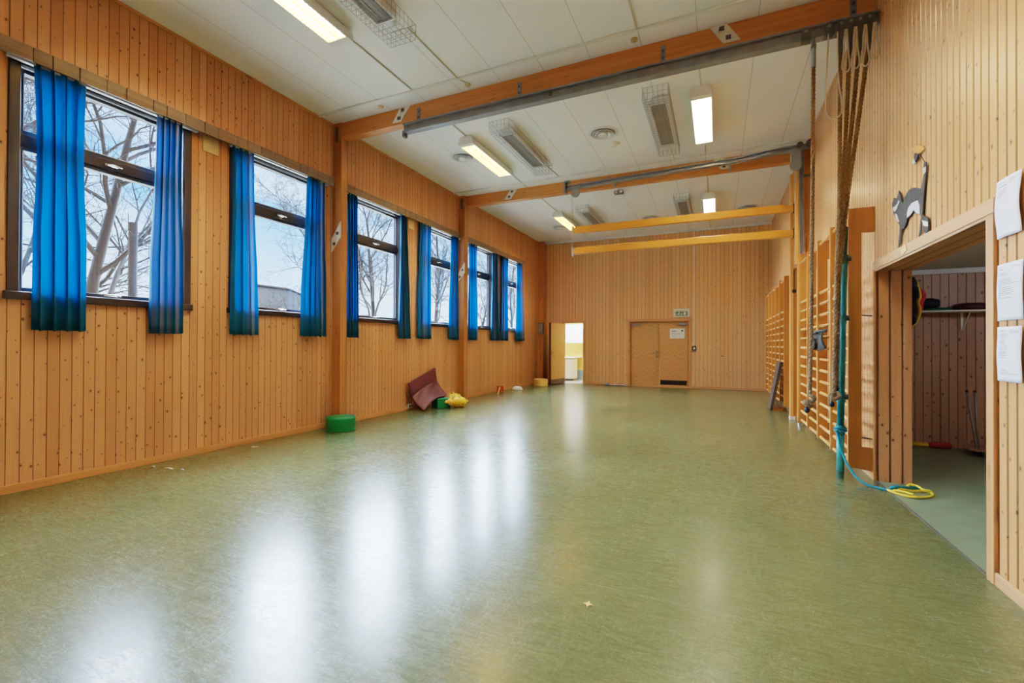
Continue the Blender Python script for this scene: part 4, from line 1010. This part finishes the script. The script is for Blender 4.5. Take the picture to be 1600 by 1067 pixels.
# ------------------------------------------------------------------ kitchen seen through the open door
K0, K1, KY = -6.0, -3.75, 17.0
struct('wall_kitchen_left', MB().box(K0-.1, K0, YF+.15, KY, 0, 2.5), M['kit_yellow'], 'yellow side wall of the kitchen on the window side', 'wall')
struct('wall_kitchen_right', MB().box(K1, K1+.1, YF+.15, KY, 0, 2.5), M['kit_yellow'], 'yellow side wall of the kitchen away from the windows', 'wall')
struct('wall_kitchen_far', MB().box(K0-.1, K1+.1, KY, KY+.1, 0, 2.5), M['kit_yellow'], 'yellow back wall of the kitchen seen through the open door', 'wall')
struct('floor_kitchen', MB().box(K0-.1, K1+.1, YF, KY+.1, -.1, .0005), plain('grey kitchen vinyl', (.30,.29,.25), .4), 'grey vinyl kitchen floor', 'floor')
struct('wall_light_stop', MB().box(-2.9, -.5, YF+.5, YF+.55, 0, 2.4).box(-2.95, -2.9, YF+.13, YF+.55, 0, 2.4).box(-.5, -.45, YF+.13, YF+.55, 0, 2.4).box(-2.95, -.45, YF+.13, YF+.55, 2.4, 2.45), M['kit_yellow'], 'unseen walls added behind the double door to block outside light', 'wall')  # added box stops outside light leaking through the door seam
struct('ceiling_kitchen', MB().box(K0-.1, K1+.1, YF+.15, KY+.1, 2.4, 2.5), M['ceil_white'], 'white kitchen ceiling', 'ceiling')
r = empty('wall_cupboard', (-4.9, KY, 1.7), 'white wall cupboard above the kitchen worktop', 'cupboard')
MB().box(-5.27, -4.45, KY-.34, KY, 1.36, 2.06).build('carcass', M['kit_white'], r, bevel=.003)
for x0 in (-5.265, -4.86):
    dr = MB().box(x0, x0+.40, KY-.36, KY-.342, 1.365, 2.055).build('cupboard_door', M['kit_white'], r, bevel=.003)
    MB().box(x0+.33, x0+.37, KY-.375, KY-.36, 1.39, 1.42).build('knob', M['metal_dark'], dr)
r = empty('base_cupboard', (-5.3, 16.5, 0), 'white base cupboard under the kitchen worktop', 'cupboard')
MB().box(-5.75, -5.14, 16.2, KY-.02, .08, .80).build('carcass', M['kit_white'], r, bevel=.003)
dr = MB().box(-5.74, -5.15, 16.18, 16.198, .10, .79).build('cupboard_door', M['kit_white'], r, bevel=.003)
MB().box(-5.21, -5.17, 16.165, 16.18, .70, .74).build('knob', M['metal_dark'], dr)
MB().box(-5.75, -5.14, 16.25, KY, 0, .08).build('plinth', M['metal_dark'], r)
r = empty('drawer_unit', (-4.98, 16.3, 0), 'white wheeled drawer unit beside the base cupboard', 'drawers')
MB().box(-5.13, -4.76, 15.95, 16.5, .06, .78).build('carcass', M['kit_white'], r, bevel=.003)
for z0, z1 in ((.08, .50), (.51, .77)): MB().box(-5.125, -4.765, 15.93, 15.948, z0, z1).build('drawer', M['kit_white'], r, bevel=.004)
for x in (-5.09, -4.80): MB().cyl((x-.01, 16.0, .03), (x+.01, 16.0, .03), .03, 12).build('caster', M['black'], r)
r = MB().box(-5.76, -4.72, 15.9, KY-.02, .805, .84).build('worktop', M['kit_white'], None, bevel=.01, loc=(-5.2, 16.5, .82)); tag(r, 'white kitchen worktop over the drawer unit', 'worktop')
r = empty('waste_bin', (-4.75, 16.75, 0), 'small pale blue bin on the kitchen floor', 'bin')
MB().prism([(-4.83,0),(-4.65,0),(-4.62,.34),(-4.86,.34)], 16.72, 16.9, 'y').build('bin_body', plain('pale blue plastic', (.30,.42,.55), .4), r, bevel=.006)
MB().box(-4.86, -4.62, 16.70, 16.92, .34, .355).build('bin_rim', M['kit_white'], r, bevel=.005)
r = MB().box(-5.42, -5.32, KY-.09, KY, 1.72, 2.0).build('towel_dispenser', M['kit_white'], None, bevel=.015, loc=(-5.37, KY, 1.8)); tag(r, 'white dispenser beside the wall cupboard', 'dispenser')
r = empty('kitchen_lamp', (-4.9, 16.0, 2.36), 'bright white ceiling lamp in the kitchen', 'lamp')
MB().box(-5.35, -4.35, 15.7, 16.1, 2.36, 2.40).build('lamp_base', M['white'], r)
MB().box(-5.33, -4.37, 15.72, 16.08, 2.345, 2.36).build('lamp_diffuser', emit('cool kitchen light', (.92,.97,1.0), 14.0), r)

# ------------------------------------------------------------------ ceiling fixtures
LIGHT = emit('warm fluorescent tube', (1.0,.87,.64), 88.0)
REFL_Y = plain('yellow lit lamp louver', (.42,.26,.045), .35, 0, .05); REFL_W = plain('white lamp louver', (.80,.72,.55), .35, 0, .04)  # yellow lamp light is put into the first louver colour
LIGHT_Y = emit('yellow fluorescent tube', (1.0,.78,.40), 80.0)
def lamp(xc, y0, label, refl):
    r = empty('ceiling_lamp', (xc, y0, 4.63), label, 'lamp', 'fluorescent ceiling lamps')
    L = 1.66; hw = .14; zb, zt = 4.63, ZC
    prof = [(xc-hw, zb+.002), (xc-hw, zb+.06), (xc-hw+.02, zt-.03), (xc-hw+.06, zt), (xc+hw-.06, zt), (xc+hw-.02, zt-.03), (xc+hw, zb+.06), (xc+hw, zb+.002), (xc+hw-.012, zb+.002), (xc+hw-.014, zb+.09), (xc-hw+.014, zb+.09), (xc-hw+.012, zb+.002)]
    MB().prism(prof, y0+.10, y0+L-.10, 'y').build('housing', M['white'], r)
    for a, b in ((y0, y0+.10), (y0+L-.10, y0+L)):
        MB().prism(prof[:8], a, b, 'y').build('end_cap', M['white'], r, bevel=.006)
    tb = MB()
    for dx in (-.062, .062): MB().cyl((xc+dx, y0+.11, zb+.062), (xc+dx, y0+L-.11, zb+.062), .013, 10).build('tube', LIGHT if refl is REFL_W else LIGHT_Y, r, smooth=True)
    MB().box(xc-hw+.014, xc+hw-.014, y0+.10, y0+L-.10, zb+.082, zb+.088).build('reflector', refl, r)
    lv = MB(); n = 28
    for k in range(n+1):
        y = y0+.10+(L-.20)*k/n
        lv.box(xc-hw+.014, xc+hw-.014, y-.0012, y+.0012, zb+.002, zb+.040)
    for x in (xc-hw+.016, xc-.002, xc+hw-.016): lv.box(x-.002, x+.002, y0+.10, y0+L-.10, zb+.002, zb+.040)
    lv.build('louver', refl, r)
    return r
l0 = lamp(-3.81, 2.20, 'lit fluorescent lamp nearest the viewer on the window side', REFL_Y)
dup(l0, (-3.84, 6.60, 4.63), 'lit fluorescent lamp on the window side between the two beams')
dup(l0, (-3.81, 11.30, 4.63), 'lit fluorescent lamp on the window side beyond the yellow beams')
l1 = lamp(-.21, 6.58, 'bright fluorescent lamp near the ropes between the two beams', REFL_W)
dup(l1, (-.19, 11.25, 4.63), 'bright fluorescent lamp above the upper yellow beam')
dup(l1, (-.21, 2.20, 4.63), 'fluorescent lamp above the viewer on the wall-bar side')
dup(l0, (-3.81, -2.4, 4.63), 'unseen fill lamp added behind the viewer on the window side')  # both lamps behind the viewer are added to brighten the hall
dup(l1, (-.21, -2.4, 4.63), 'unseen fill lamp added behind the viewer on the wall-bar side')

def heater(xc, y0, label):
    r = empty('ceiling_heater', (xc, y0, 4.60), label, 'heater', 'caged radiant ceiling heaters')
    L = 2.02; hw = .165; zb = 4.60
    ya, yb = y0+.28, y0+L-.28
    MB().prism([(xc-.125, 4.655), (xc-.125, 4.70), (xc-.07, ZC-.01), (xc+.07, ZC-.01), (xc+.125, 4.70), (xc+.125, 4.655), (xc+.105, 4.652), (xc+.10, 4.69), (xc-.10, 4.69), (xc-.105, 4.652)], ya, yb, 'y').build('reflector', M['white'], r)
    MB().box(xc-.10, xc+.10, ya+.02, yb-.02, 4.672, 4.68).build('element_plate', plain('grey heater element', (.30,.28,.26), .5, .1), r)
    e = MB()
    for dx in (-.07, -.03, .03, .07): e.box(xc+dx-.004, xc+dx+.004, ya+.02, yb-.02, 4.664, 4.672)
    e.build('element_groove', M['metal_mid'], r)
    for y_ in (ya-.004, yb-.02): MB().box(xc-.125, xc+.125, y_, y_+.024, 4.65, 4.70).build('end_plate', M['alu'], r)
    MB().box(xc-.04, xc+.04, yb+.004, yb+.12, 4.68, ZC).build('junction_box', M['alu'], r, bevel=.005)
    c = MB(); wr = .0026
    nL = 5
    for k in range(nL+1):
        x = xc-hw+2*hw*k/nL
        c.tube([(x, y0, ZC), (x, y0, zb), (x, y0+L, zb), (x, y0+L, ZC)], wr, 4)
    for zz in (zb, (zb+ZC)/2, ZC-.006):
        c.tube([(xc-hw, y0, zz), (xc+hw, y0, zz), (xc+hw, y0+L, zz), (xc-hw, y0+L, zz), (xc-hw, y0, zz)], wr, 4)
    n = 30
    for k in range(n+1):
        y = y0+L*k/n
        c.tube([(xc-hw, y, ZC), (xc-hw, y, zb), (xc+hw, y, zb), (xc+hw, y, ZC)], wr, 4)
    c.build('cage_mesh', M['alu_grey'], r)
    return r
h0 = heater(-3.16, 2.05, 'wire-caged heater nearest the viewer beside the first lamp')
dup(h0, (-3.09, 6.33, 4.60), 'wire-caged heater beside the window-side lamp between the beams')
dup(h0, (-3.09, 11.05, 4.60), 'wire-caged heater on the window side above the yellow beams')
dup(h0, (-.77, 6.33, 4.60), 'wire-caged heater beside the bright lamp between the beams')
dup(h0, (-.77, 11.08, 4.60), 'wire-caged heater beside the lamp above the upper yellow beam')

def diffuser(x, y, R, label):
    r = empty('air_vent', (x, y, ZC), label, 'vent', 'round ceiling air vents')
    MB().lathe([(R*.78, 0), (R*.80, -.012), (R, -.010), (R, 0)], (x, y, ZC), 36).build('outer_ring', M['white'], r, smooth=False)
    for k, (q, dz) in enumerate(((.70, .02), (.50, .03))):
        MB().lathe([(R*q*.72, -dz*.5), (R*q, -dz-.012), (R*q+.006, -dz-.006), (R*q*.74, -dz*.3)], (x, y, ZC-.0), 36).build('cone_ring', M['alu'], r, smooth=False)
    MB().lathe([(.0005, -.055), (R*.25, -.05), (R*.30, -.04), (R*.28, -.02)], (x, y, ZC), 30).build('centre_cone', M['white'], r, smooth=False)
    MB().lathe([(.001, -.004), (R*.76, -.004), (R*.76, -.001), (.001, -.001)], (x, y, ZC), 36).build('dark_throat', plain('vent throat grey', (.42,.41,.38), .6), r)
    return r
diffuser(-4.32, 7.33, .24, 'round ceiling vent behind the window-side lamp')
v0 = diffuser(-1.72, 7.42, .25, 'round ceiling vent between the two beams in the middle')
dup(v0, (-4.26, 12.88, ZC), 'round ceiling vent in the far window-side corner')
dup(v0, (-1.67, 12.88, ZC), 'round ceiling vent just above the yellow beams in the middle')
dup(v0, (.67, 12.88, ZC), 'round ceiling vent above the yellow beams toward the wall bars')

def detector(x, y, label, big):
    r = empty('smoke_detector', (x, y, ZC), label, 'detector')
    if big:
        MB().box(x-.10, x+.10, y-.06, y+.06, ZC-.10, ZC-.03).build('lamp_body', M['metal_mid'], r, bevel=.01)
        MB().box(x-.02, x+.02, y-.02, y+.02, ZC-.03, ZC).build('mount', M['offwhite'], r)
        for dx in (-.05, .05): MB().ball((x+dx, y-.06, ZC-.07), .03).build('lens', M['white'], r, smooth=True)
    else:
        MB().lathe([(.001,-.06),(.05,-.055),(.055,-.02),(.06,0)], (x, y, ZC), 20).build('detector_body', M['offwhite'], r, smooth=True)
        MB().box(x+.02, x+.10, y-.02, y+.02, ZC-.03, ZC).build('mount', M['cable'], r)
detector(-1.63, 7.87, 'small white detector beside the middle ceiling vent', False)
detector(-2.02, 10.28, 'grey twin-lens sensor behind the farther roof beam', True)
for (x, y, lab) in ((-4.49, 5.28, 'round cream ceiling button by the window end of the big beam'), (-3.05, 5.30, 'round cream ceiling button at the end of the heater cable'), (-.87, 5.28, 'round cream ceiling button in the middle before the big beam')):
    o = MB().lathe([(.001,-.02),(.035,-.018),(.042,0)], (x, y, ZC), 20).build('ceiling_button', M['cream'], None, loc=(x, y, ZC), smooth=True); tag(o, lab, 'button', 'cream ceiling buttons')
# cables
def cable(pts, label, rad=.009):
    o = MB().tube(pts, rad, 6).build('ceiling_cable', M['cable'], None, loc=pts[0]); tag(o, label, 'cable', 'surface cables on the ceiling')
z_ = ZC-.009
cable([(-3.81, 3.86, z_), (-3.81, 5.10, z_)], 'surface cable from the viewer-side lamp to the ceiling strip')
cable([(-3.81, 5.60, z_), (-3.83, 6.60, z_)], 'surface cable from the big beam to the window-side lamp')
cable([(-3.84, 8.26, z_), (-3.84, 9.30, z_)], 'surface cable from the window-side lamp to the farther beam')
cable([(-3.82, 9.49, z_), (-3.82, 11.30, z_)], 'surface cable from the farther beam to the corner lamp')
cable([(-3.82, 12.96, z_), (-3.82, YF-.09, z_)], 'surface cable from the corner lamp to the end wall')
cable([(-3.10, 4.07, z_), (-3.10, 5.09, z_), (-3.09, 5.16, z_), (-3.02, 5.30, z_)], 'surface cable from the viewer-side heater to a round button')
cable([(-3.04, 8.30, z_), (-2.98, 9.0, z_)], 'short surface cable behind the window-side heater')
cable([(-.82, 4.3, z_), (-.82, 5.10, z_)], 'short white surface cable ending at the strip before the big beam')
cable([(-.215, 5.60, z_), (-.215, 6.35, z_), (-.205, 6.60, z_)], 'surface cable from the big beam to the bright lamp')
cable([(-.205, 8.24, z_), (-.205, 9.0, z_)], 'surface cable from the bright lamp to the ceiling strip')
cable([(-.20, 9.49, z_), (-.195, 11.25, z_)], 'surface cable from the farther beam to the lamp above the yellow beams')
cable([(-.195, 12.9, z_), (-.195, YF-.09, z_)], 'surface cable from that far lamp to the end wall')
cable([(-.76, 8.30, z_), (-.74, 8.98, z_)], 'short surface cable behind the heater beside the bright lamp')
cable([(-.77, 13.1, z_), (-.77, YF-.09, z_)], 'surface cable from the far heater to the end wall')

# ------------------------------------------------------------------ things along the window wall
r = empty('foam_drum', (-5.16, 5.21, 0), 'bright green round foam drum by the first column', 'drum')
R_ = .212
MB().lathe([(R_-.012, 0), (R_, .012), (R_, .10), (R_-.004, .105)], (-5.16, 5.21, 0), 40).build('lower_half', M['green_vinyl'], r)
MB().lathe([(R_-.004, .105), (R_, .11), (R_+.002, .195), (R_-.012, .212), (R_*.5, .222), (.001, .225)], (-5.16, 5.21, 0), 40).build('upper_half', M['green_vinyl'], r)
zip_ = MB().tube([(-5.16+(R_+.001)*math.cos(a), 5.21+(R_+.001)*math.sin(a), .105) for a in [2*PI*k/40 for k in range(41)]], .004, 6)
zip_.build('seam_piping', plain('dark green piping', (.005,.12,.03), .5), r)
# maroon mat
A, B, E_, D_ = Vector((-5.50, 7.30, .535)), Vector((-5.50, 8.21, .795)), Vector((-5.17, 8.16, .24)), Vector((-5.14, 7.33, .022))
def matfn(u, v):
    top = A.lerp(B, u); bot = D_.lerp(E_, u)
    bot = bot + Vector((.012*math.sin(PI*u), 0, .085*math.sin(PI*min(1, u*1.15))))
    p = bot.lerp(top, v)
    bulge = Vector((.9, -.2, .35)).normalized()
    p = p + bulge*(-.085*math.sin(PI*min(1, v*1.1))*(1-.75*u) - .075*math.sin(PI*v)*u)
    wr = (.012*math.sin(9*(v*1.2-u*.9)+1)+.009*math.sin(21*(v-u*.8)+2.5*u))*math.sin(PI*v)*(1-.4*u)*(1 if v < .55 else .25)
    fold = -.020*math.exp(-((v-.56-.02*u)/.04)**2)
    p = p + bulge*(wr+fold)
    p.x = max(p.x, XL+.035); p.z = max(p.z, .02)
    return p
r = empty('gym_mat', (-5.3, 7.7, 0), 'maroon folding mat slumped against the wall', 'mat')
MB().grid(matfn, 30, 30).build('cover', M['maroon'], r, smooth=True, solid=.035)
MB().tube([matfn(0, k/20) + Vector((0, -.004, 0)) for k in range(21)], .019, 8).build('edge_roll', plain('dark maroon edge', (.07,.010,.018), .45), r, smooth=True)
# green block
r = empty('foam_block', (-5.22, 7.95, 0), 'bright green foam block half under the maroon mat', 'block')
gx = math.atan2(.21, .13)
Mx = Matrix.Translation((-5.12, 7.74, 0)) @ Matrix.Rotation(gx, 4, 'Z')
MB().box(0, .30, 0, .28, 0, .20, Mx).build('block_body', M['green_vinyl'], r, bevel=.012)
MB().box(.0, .30, -.003, .002, .098, .104, Mx).box(-.003, .002, 0, .28, .098, .104, Mx).build('seam_piping', plain('dark green seam', (.004,.10,.03), .5), r)
# yellow inflatable animals
MARK = plain('brown marking', (.25,.12,.02), .5)
def animal(name, c, s, rz, tilt, label, org):
    r = empty(name, org, label, 'toy', 'yellow inflatable animal toys')
    X = Matrix.Translation(c) @ Matrix.Rotation(rz, 4, 'Z') @ Matrix.Rotation(tilt, 4, 'X') @ Matrix.Scale(s, 4)
    def ball(mb, p, rr, n=18, m=12):
        P = X @ Vector(p); Rm = X.to_3x3()
        mb.ball(tuple(P), rr, n, m, Rm); return mb
    ball(MB(), (0, 0, 0), (.16, .115, .115)).build('body', M['yellow_vinyl'], r, smooth=True)
    ball(MB(), (-.20, 0, .045), (.085, .075, .075)).build('head', M['yellow_vinyl'], r, smooth=True)
    ball(MB(), (-.275, 0, .025), (.045, .042, .038)).build('muzzle', M['yellow_vinyl'], r, smooth=True)
    for sg in (-1, 1):
        ball(MB(), (-.175, sg*.055, .125), (.022, .02, .045)).build('ear', M['yellow_vinyl'], r, smooth=True)
        e = ball(MB(), (-.252, sg*.045, .075), (.014, .014, .018)).build('eye_white', M['white'], r, smooth=True)
        ball(MB(), (-.262, sg*.050, .076), (.008, .008, .010)).build('pupil', M['black'], e, smooth=True)
        for px in (-.10, .11):
            ball(MB(), (px, sg*.075, -.10), (.036, .034, .05)).build('leg', M['yellow_vinyl'], r, smooth=True)
    ball(MB(), (.165, 0, .03), (.03, .028, .028)).build('tail', M['yellow_vinyl'], r, smooth=True)
    for (px, py, pz) in ((-.04, -.085, .075), (.03, -.075, .09), (-.02, .08, .08)): ball(MB(), (px, py, pz), (.022, .010, .010), 10, 6).build('brown_marking', MARK, r, smooth=True)
animal('bouncing_animal', (-4.845, 8.125, .115), .98, math.radians(52), math.radians(68), 'larger yellow inflatable animal lying on its side by the green block', (-4.86, 8.10, 0))
animal('bouncing_animal', (-5.10, 8.44, .15), .86, math.radians(95), math.radians(-20), 'yellow inflatable animal behind, only its head and back showing', (-5.10, 8.44, 0))
# red toy with yellow stick
r = empty('toy_spade', (-5.32, 11.15, 0), 'small red toy with a yellow stick near the wall', 'toy')
MB().prism([(-.10,0),(.10,0),(.09,.15),(-.09,.15)], -.02, .02, 'y', Matrix.Translation((-5.44, 11.32, .01)) @ Matrix.Rotation(.5, 4, 'Z') @ Matrix.Rotation(-.3, 4, 'X')).build('scoop', M['red_plastic'], r, bevel=.006)
MB().cyl((-5.42, 11.25, .13), (-5.18, 10.62, .012), .013, 10).build('handle_stick', M['cloth_yellow'], r, smooth=True)
r = MB().lathe([(.15, 0), (.155, .02), (.12, .075), (.06, .10), (.001, .105)], (-5.25, 12.05, 0), 30).build('marker_dome', M['pale_plastic'], None, smooth=True, loc=(-5.25, 12.05, 0)); tag(r, 'pale grey plastic dome by the wall', 'dome')
r = empty('foam_cylinder', (-5.09, 13.52, 0), 'pale yellow foam drum standing by the corner', 'drum')
MB().lathe([(.205, 0), (.215, .01), (.215, .205), (.20, .215), (.001, .22)], (-5.09, 13.52, 0), 36).build('drum_body', M['pale_yellow'], r)
MB().tube([(-5.09+.215*math.cos(a), 13.52+.215*math.sin(a), .205) for a in [2*PI*k/36 for k in range(37)]], .005, 6).build('seam_piping', M['tape'], r)
# crumpled cloths by the end wall
for (x0, x1, m_, lab, sd) in ((-3.36, -3.14, 'cloth_blue', 'blue grey rag on the floor at the end wall', 3), (-3.12, -2.60, 'cloth_white', 'crumpled white rag on the floor at the end wall', 5)):
    rd = random.Random(sd); a_ = [rd.random()*6 for _ in range(4)]
    def fn(u, v): 
        return (x0+(x1-x0)*u, 14.60+.13*v, .004+.085*abs(math.sin(5*u+a_[0])*math.sin(4*v+a_[1]))*math.sin(PI*u)*math.sin(PI*min(1, v+.1))+.006)
    o = MB().grid(fn, 20, 8).build('cloth_rag', M[m_] if m_ == 'cloth_white' else plain('blue grey rag', (.22,.27,.36), .8), None, smooth=True, solid=.006, loc=(x0, 14.65, 0)); tag(o, lab, 'rag')
# wood shavings on the floor
for (x, y, rz, L, lab) in ((-5.39, 2.83, .2, .05, 'small pale shaving on the floor, first of three by the wall'), (-5.17, 2.86, .1, .11, 'long pale shaving on the floor by the window wall'), (-5.0, 2.89, .05, .05, 'thin pale shaving on the floor, farthest of three from the wall')):
    o = MB().grid(lambda u, v: (x+L*(u-.5)*math.cos(rz)-.008*(v-.5), y+L*(u-.5)*math.sin(rz)+.018*(v-.5), .004+.008*math.sin(PI*u)), 6, 2).build('wood_shaving', M['paper'], None, solid=.002, loc=(x, y, 0)); tag(o, lab, 'shaving', 'shavings by the window wall')
st = []
for k in range(8):
    a = 2*PI*k/8; q = .028 if k % 2 == 0 else .010
    st.append((-.590+q*math.cos(a), 2.25+q*math.sin(a)))
o = MB().prism(st, .001, .006, 'z').build('star_scrap', M['tape'], None, loc=(-.59, 2.25, 0)); tag(o, 'tiny pale star-shaped scrap on the open floor', 'scrap')
o = MB().prism([(-5.33,3.89),(-5.27,3.93),(-5.26,3.95),(-5.34,3.92)], .001, .004, 'z').build('paper_scrap', M['paper'], None, loc=(-5.3, 3.92, 0)); tag(o, 'thin pale sliver on the floor under the second window', 'scrap')

# ------------------------------------------------------------------ outside
struct('ground', MB().box(-75, XL-.2, -40, 110, -.9, -.7), M['ground_out'], 'winter grass ground outside the windows', 'ground')
def grow(seed, H, r0, spread, lean=(0,0)):
    rd = random.Random(seed); tr, cr = MB(), MB()
    def rv(s): return Vector((rd.uniform(-s,s), rd.uniform(-s,s), rd.uniform(-s,s)))
    def branch(p, d, L, r, lev):
        n = (9, 7, 5, 4, 3)[lev]; pts = [p.copy()]; rs = [r]; dirs = [d.copy()]
        for i in range(n):
            d = (d+rv((.12,.24,.34,.42,.5)[lev])+Vector((0,0,(.05,.06,.03,.0,-.02)[lev]))).normalized()
            p = p+d*(L/n); pts.append(p.copy()); rs.append(max(.0045, r*(1-.72*(i+1)/n))); dirs.append(d.copy())
        (tr if lev == 0 else cr).tube(pts, rs, (10, 6, 4, 3, 3)[lev], False)
        if lev < 4:
            nb = (16, 11, 8, 4)[lev]
            for k in range(nb):
                t = (.22+.78*(k+rd.random()*.8)/nb) if lev == 0 else (.18+.82*(k+rd.random())/nb)
                i = min(n-1, int(t*n)); f = t*n-i
                q = pts[i].lerp(pts[min(n, i+1)], min(1, f)); dd = dirs[i]
                side = dd.cross(rv(1).normalized())
                if side.length < .1: continue
                side.normalize()
                nd = (dd*(.55+.35*rd.random())+side*spread*(.7+.5*rd.random())).normalized()
                Lb = L*(.52, .50, .50, .45)[lev]*(1-.45*t)*(.75+.5*rd.random())
                branch(q, nd, Lb, max(.005, rs[i]*(.50+.1*rd.random())), lev+1)
    branch(Vector((0,0,-.8)), Vector((lean[0], lean[1], 1)).normalized(), H, r0, 0)
    return tr, cr
def tree(seed, H, r0, spread, loc, label, lean=(0,0)):
    r = empty('bare_tree', (0,0,0), label, 'tree', 'bare trees outside the windows')
    tr, cr = grow(seed, H, r0, spread, lean)
    tr.build('trunk', M['bark'], r, smooth=True); cr.build('branches', M['bark'], r, smooth=False)
    r.location = loc
    return r
t0 = tree(3, 10.5, .145, .72, (-12.5, 5.15, 0), 'big bare tree with forked trunk outside the first window', (.02,.03))
t1 = tree(11, 13.5, .20, .58, (-24, 27.6, 0), 'tall bare tree outside the third window')
dup(t0, (-11, 3.3, .6), 'bare tree at the edge of the first window', None, 2.1)
dup(t1, (-18.5, 5.6, -2.5), 'bare tree behind the big tree outside the first window', None, 1.3)
dup(t1, (-22, 33.0, 0), 'bare tree outside the fourth window', None, 2.5)
dup(t0, (-23, 42.5, .5), 'bare tree outside the fifth window', None, 4.0)
dup(t1, (-24, 53.0, 1.0), 'bare tree outside the last window', None, 5.2)
t2 = tree(23, 8.2, .12, .75, (-16.6, 15.5, 0), 'thin bare birch beside the tiled roof outside the second window')
dup(t2, (-17.0, 12.2, -4.4), 'low bare birch before the roof outside the second window', None, 1.1)
r = MB().cyl((-12, 5.865, -.8), (-12, 5.86, 4.0), .085, 12).build('wooden_post', M['bark'], None, loc=(-12, 5.86, -.8)); tag(r, 'weathered wooden post standing before the tree outside', 'post')
r = empty('neighbour_house', (-24, 18.4, -.8), 'low house with grey tiled hip roof outside the second window', 'house')
MB().box(-27.6, -20.6, 13.6, 23.2, -.8, 2.3).build('house_wall', M['house_wall'], r)
e = [(-28.2, 13.0, 2.25), (-20.0, 13.0, 2.25), (-20.0, 23.8, 2.25), (-28.2, 23.8, 2.25)]; ra, rb = (-24.1, 16.2, 4.62), (-24.1, 20.0, 4.62)
rf = MB(); rf.uv = {}
def rq(a, b, c, d):
    n = len(rf.v); rf.v += [a, b, c, d]; rf.f.append((n, n+1, n+2, n+3))
    for i, q in enumerate(((0,0),(1,0),(1,1),(0,1))): rf.uv[n+i] = q
rq(e[1], e[2], rb, ra); rq(e[3], e[0], ra, rb); rq(e[2], e[3], rb, rb); rq(e[0], e[1], ra, ra)
rf.build('tiled_roof', M['roof'], r)
MB().tube([ra, rb], .12, 8).tube([rb, e[2]], .10, 8).tube([ra, e[1]], .10, 8).build('ridge_cap', plain('dark ridge tile', (.03,.027,.025), .8), r)

# ------------------------------------------------------------------ sky, camera
wd = bpy.data.worlds.new('sky'); SC.world = wd; wd.use_nodes = True
nt = wd.node_tree; bg = nt.nodes['Background']
tc = nt.nodes.new('ShaderNodeTexCoord'); sp = nt.nodes.new('ShaderNodeSeparateXYZ'); nt.links.new(tc.outputs['Generated'], sp.inputs[0])
rp = nt.nodes.new('ShaderNodeValToRGB'); cr = rp.color_ramp
for e_, (p_, c_) in zip([cr.elements[0], cr.elements[1], cr.elements.new(.5), cr.elements.new(.5)], [(0, (.55,.53,.50)), (1, (.16,.36,.85)), (.05, (.80,.91,1.0)), (.26, (.26,.53,1.0))]):
    e_.position = p_; e_.color = (*c_, 1)
nt.links.new(sp.outputs[2], rp.inputs[0])
mp = nt.nodes.new('ShaderNodeMapping'); mp.inputs['Scale'].default_value = (2.0, 2.0, 6.0); nt.links.new(tc.outputs['Generated'], mp.inputs[0])
nz = nt.nodes.new('ShaderNodeTexNoise'); nz.inputs['Scale'].default_value = 1.6; nz.inputs['Detail'].default_value = 6; nt.links.new(mp.outputs[0], nz.inputs[0])
r2 = nt.nodes.new('ShaderNodeMapRange'); r2.inputs[1].default_value = .50; r2.inputs[2].default_value = .72; nt.links.new(nz.outputs[0], r2.inputs[0])
mxn = nt.nodes.new('ShaderNodeMix'); mxn.data_type = 'RGBA'; nt.links.new(r2.outputs[0], mxn.inputs[0]); nt.links.new(rp.outputs[0], mxn.inputs[6]); mxn.inputs[7].default_value = (.95,.97,1.0,1)
nt.links.new(mxn.outputs[2], bg.inputs[0]); bg.inputs[1].default_value = .46
sun = bpy.data.lights.new('hazy_sun', 'SUN'); sun.energy = 27.0; sun.angle = math.radians(105); sun.color = (.90,.95,1.0)
so_ = bpy.data.objects.new('hazy_sun', sun); COL.objects.link(so_); so_.location = (-20, 10, 20)
so_.rotation_euler = Vector((.75,-.42,-.52)).to_track_quat('-Z', 'Y').to_euler()

cam = bpy.data.cameras.new('camera'); co = bpy.data.objects.new('camera', cam); COL.objects.link(co)
f_, yaw, pit, rol = 714.3, math.radians(24.24), math.radians(.36), math.radians(.22)
F0 = Vector((-math.sin(yaw), math.cos(yaw), 0)); R0 = Vector((math.cos(yaw), math.sin(yaw), 0)); Z0 = Vector((0,0,1))
F = F0*math.cos(pit)+Z0*math.sin(pit); U0 = Z0*math.cos(pit)-F0*math.sin(pit)
Rt = R0*math.cos(rol)+U0*math.sin(rol); U = U0*math.cos(rol)-R0*math.sin(rol)
mw = Matrix.Identity(4)
for i in range(3): mw[i][0], mw[i][1], mw[i][2] = Rt[i], U[i], -F[i]
mw.translation = Vector((0, 0, 1.3)); co.matrix_world = mw
cam.sensor_width = 36; cam.lens = f_/1600*36; cam.clip_start = .05; cam.clip_end = 400
SC.camera = co
SC.view_settings.view_transform = 'Filmic'; SC.view_settings.look = 'Medium High Contrast'; SC.view_settings.exposure = 2.5
SC.view_settings.use_white_balance = True; SC.view_settings.white_balance_temperature = 5150; SC.view_settings.white_balance_tint = 8
SC.cycles.max_bounces = 10; SC.cycles.diffuse_bounces = 6; SC.cycles.transparent_max_bounces = 16
SC.cycles.sample_clamp_indirect = 8.0
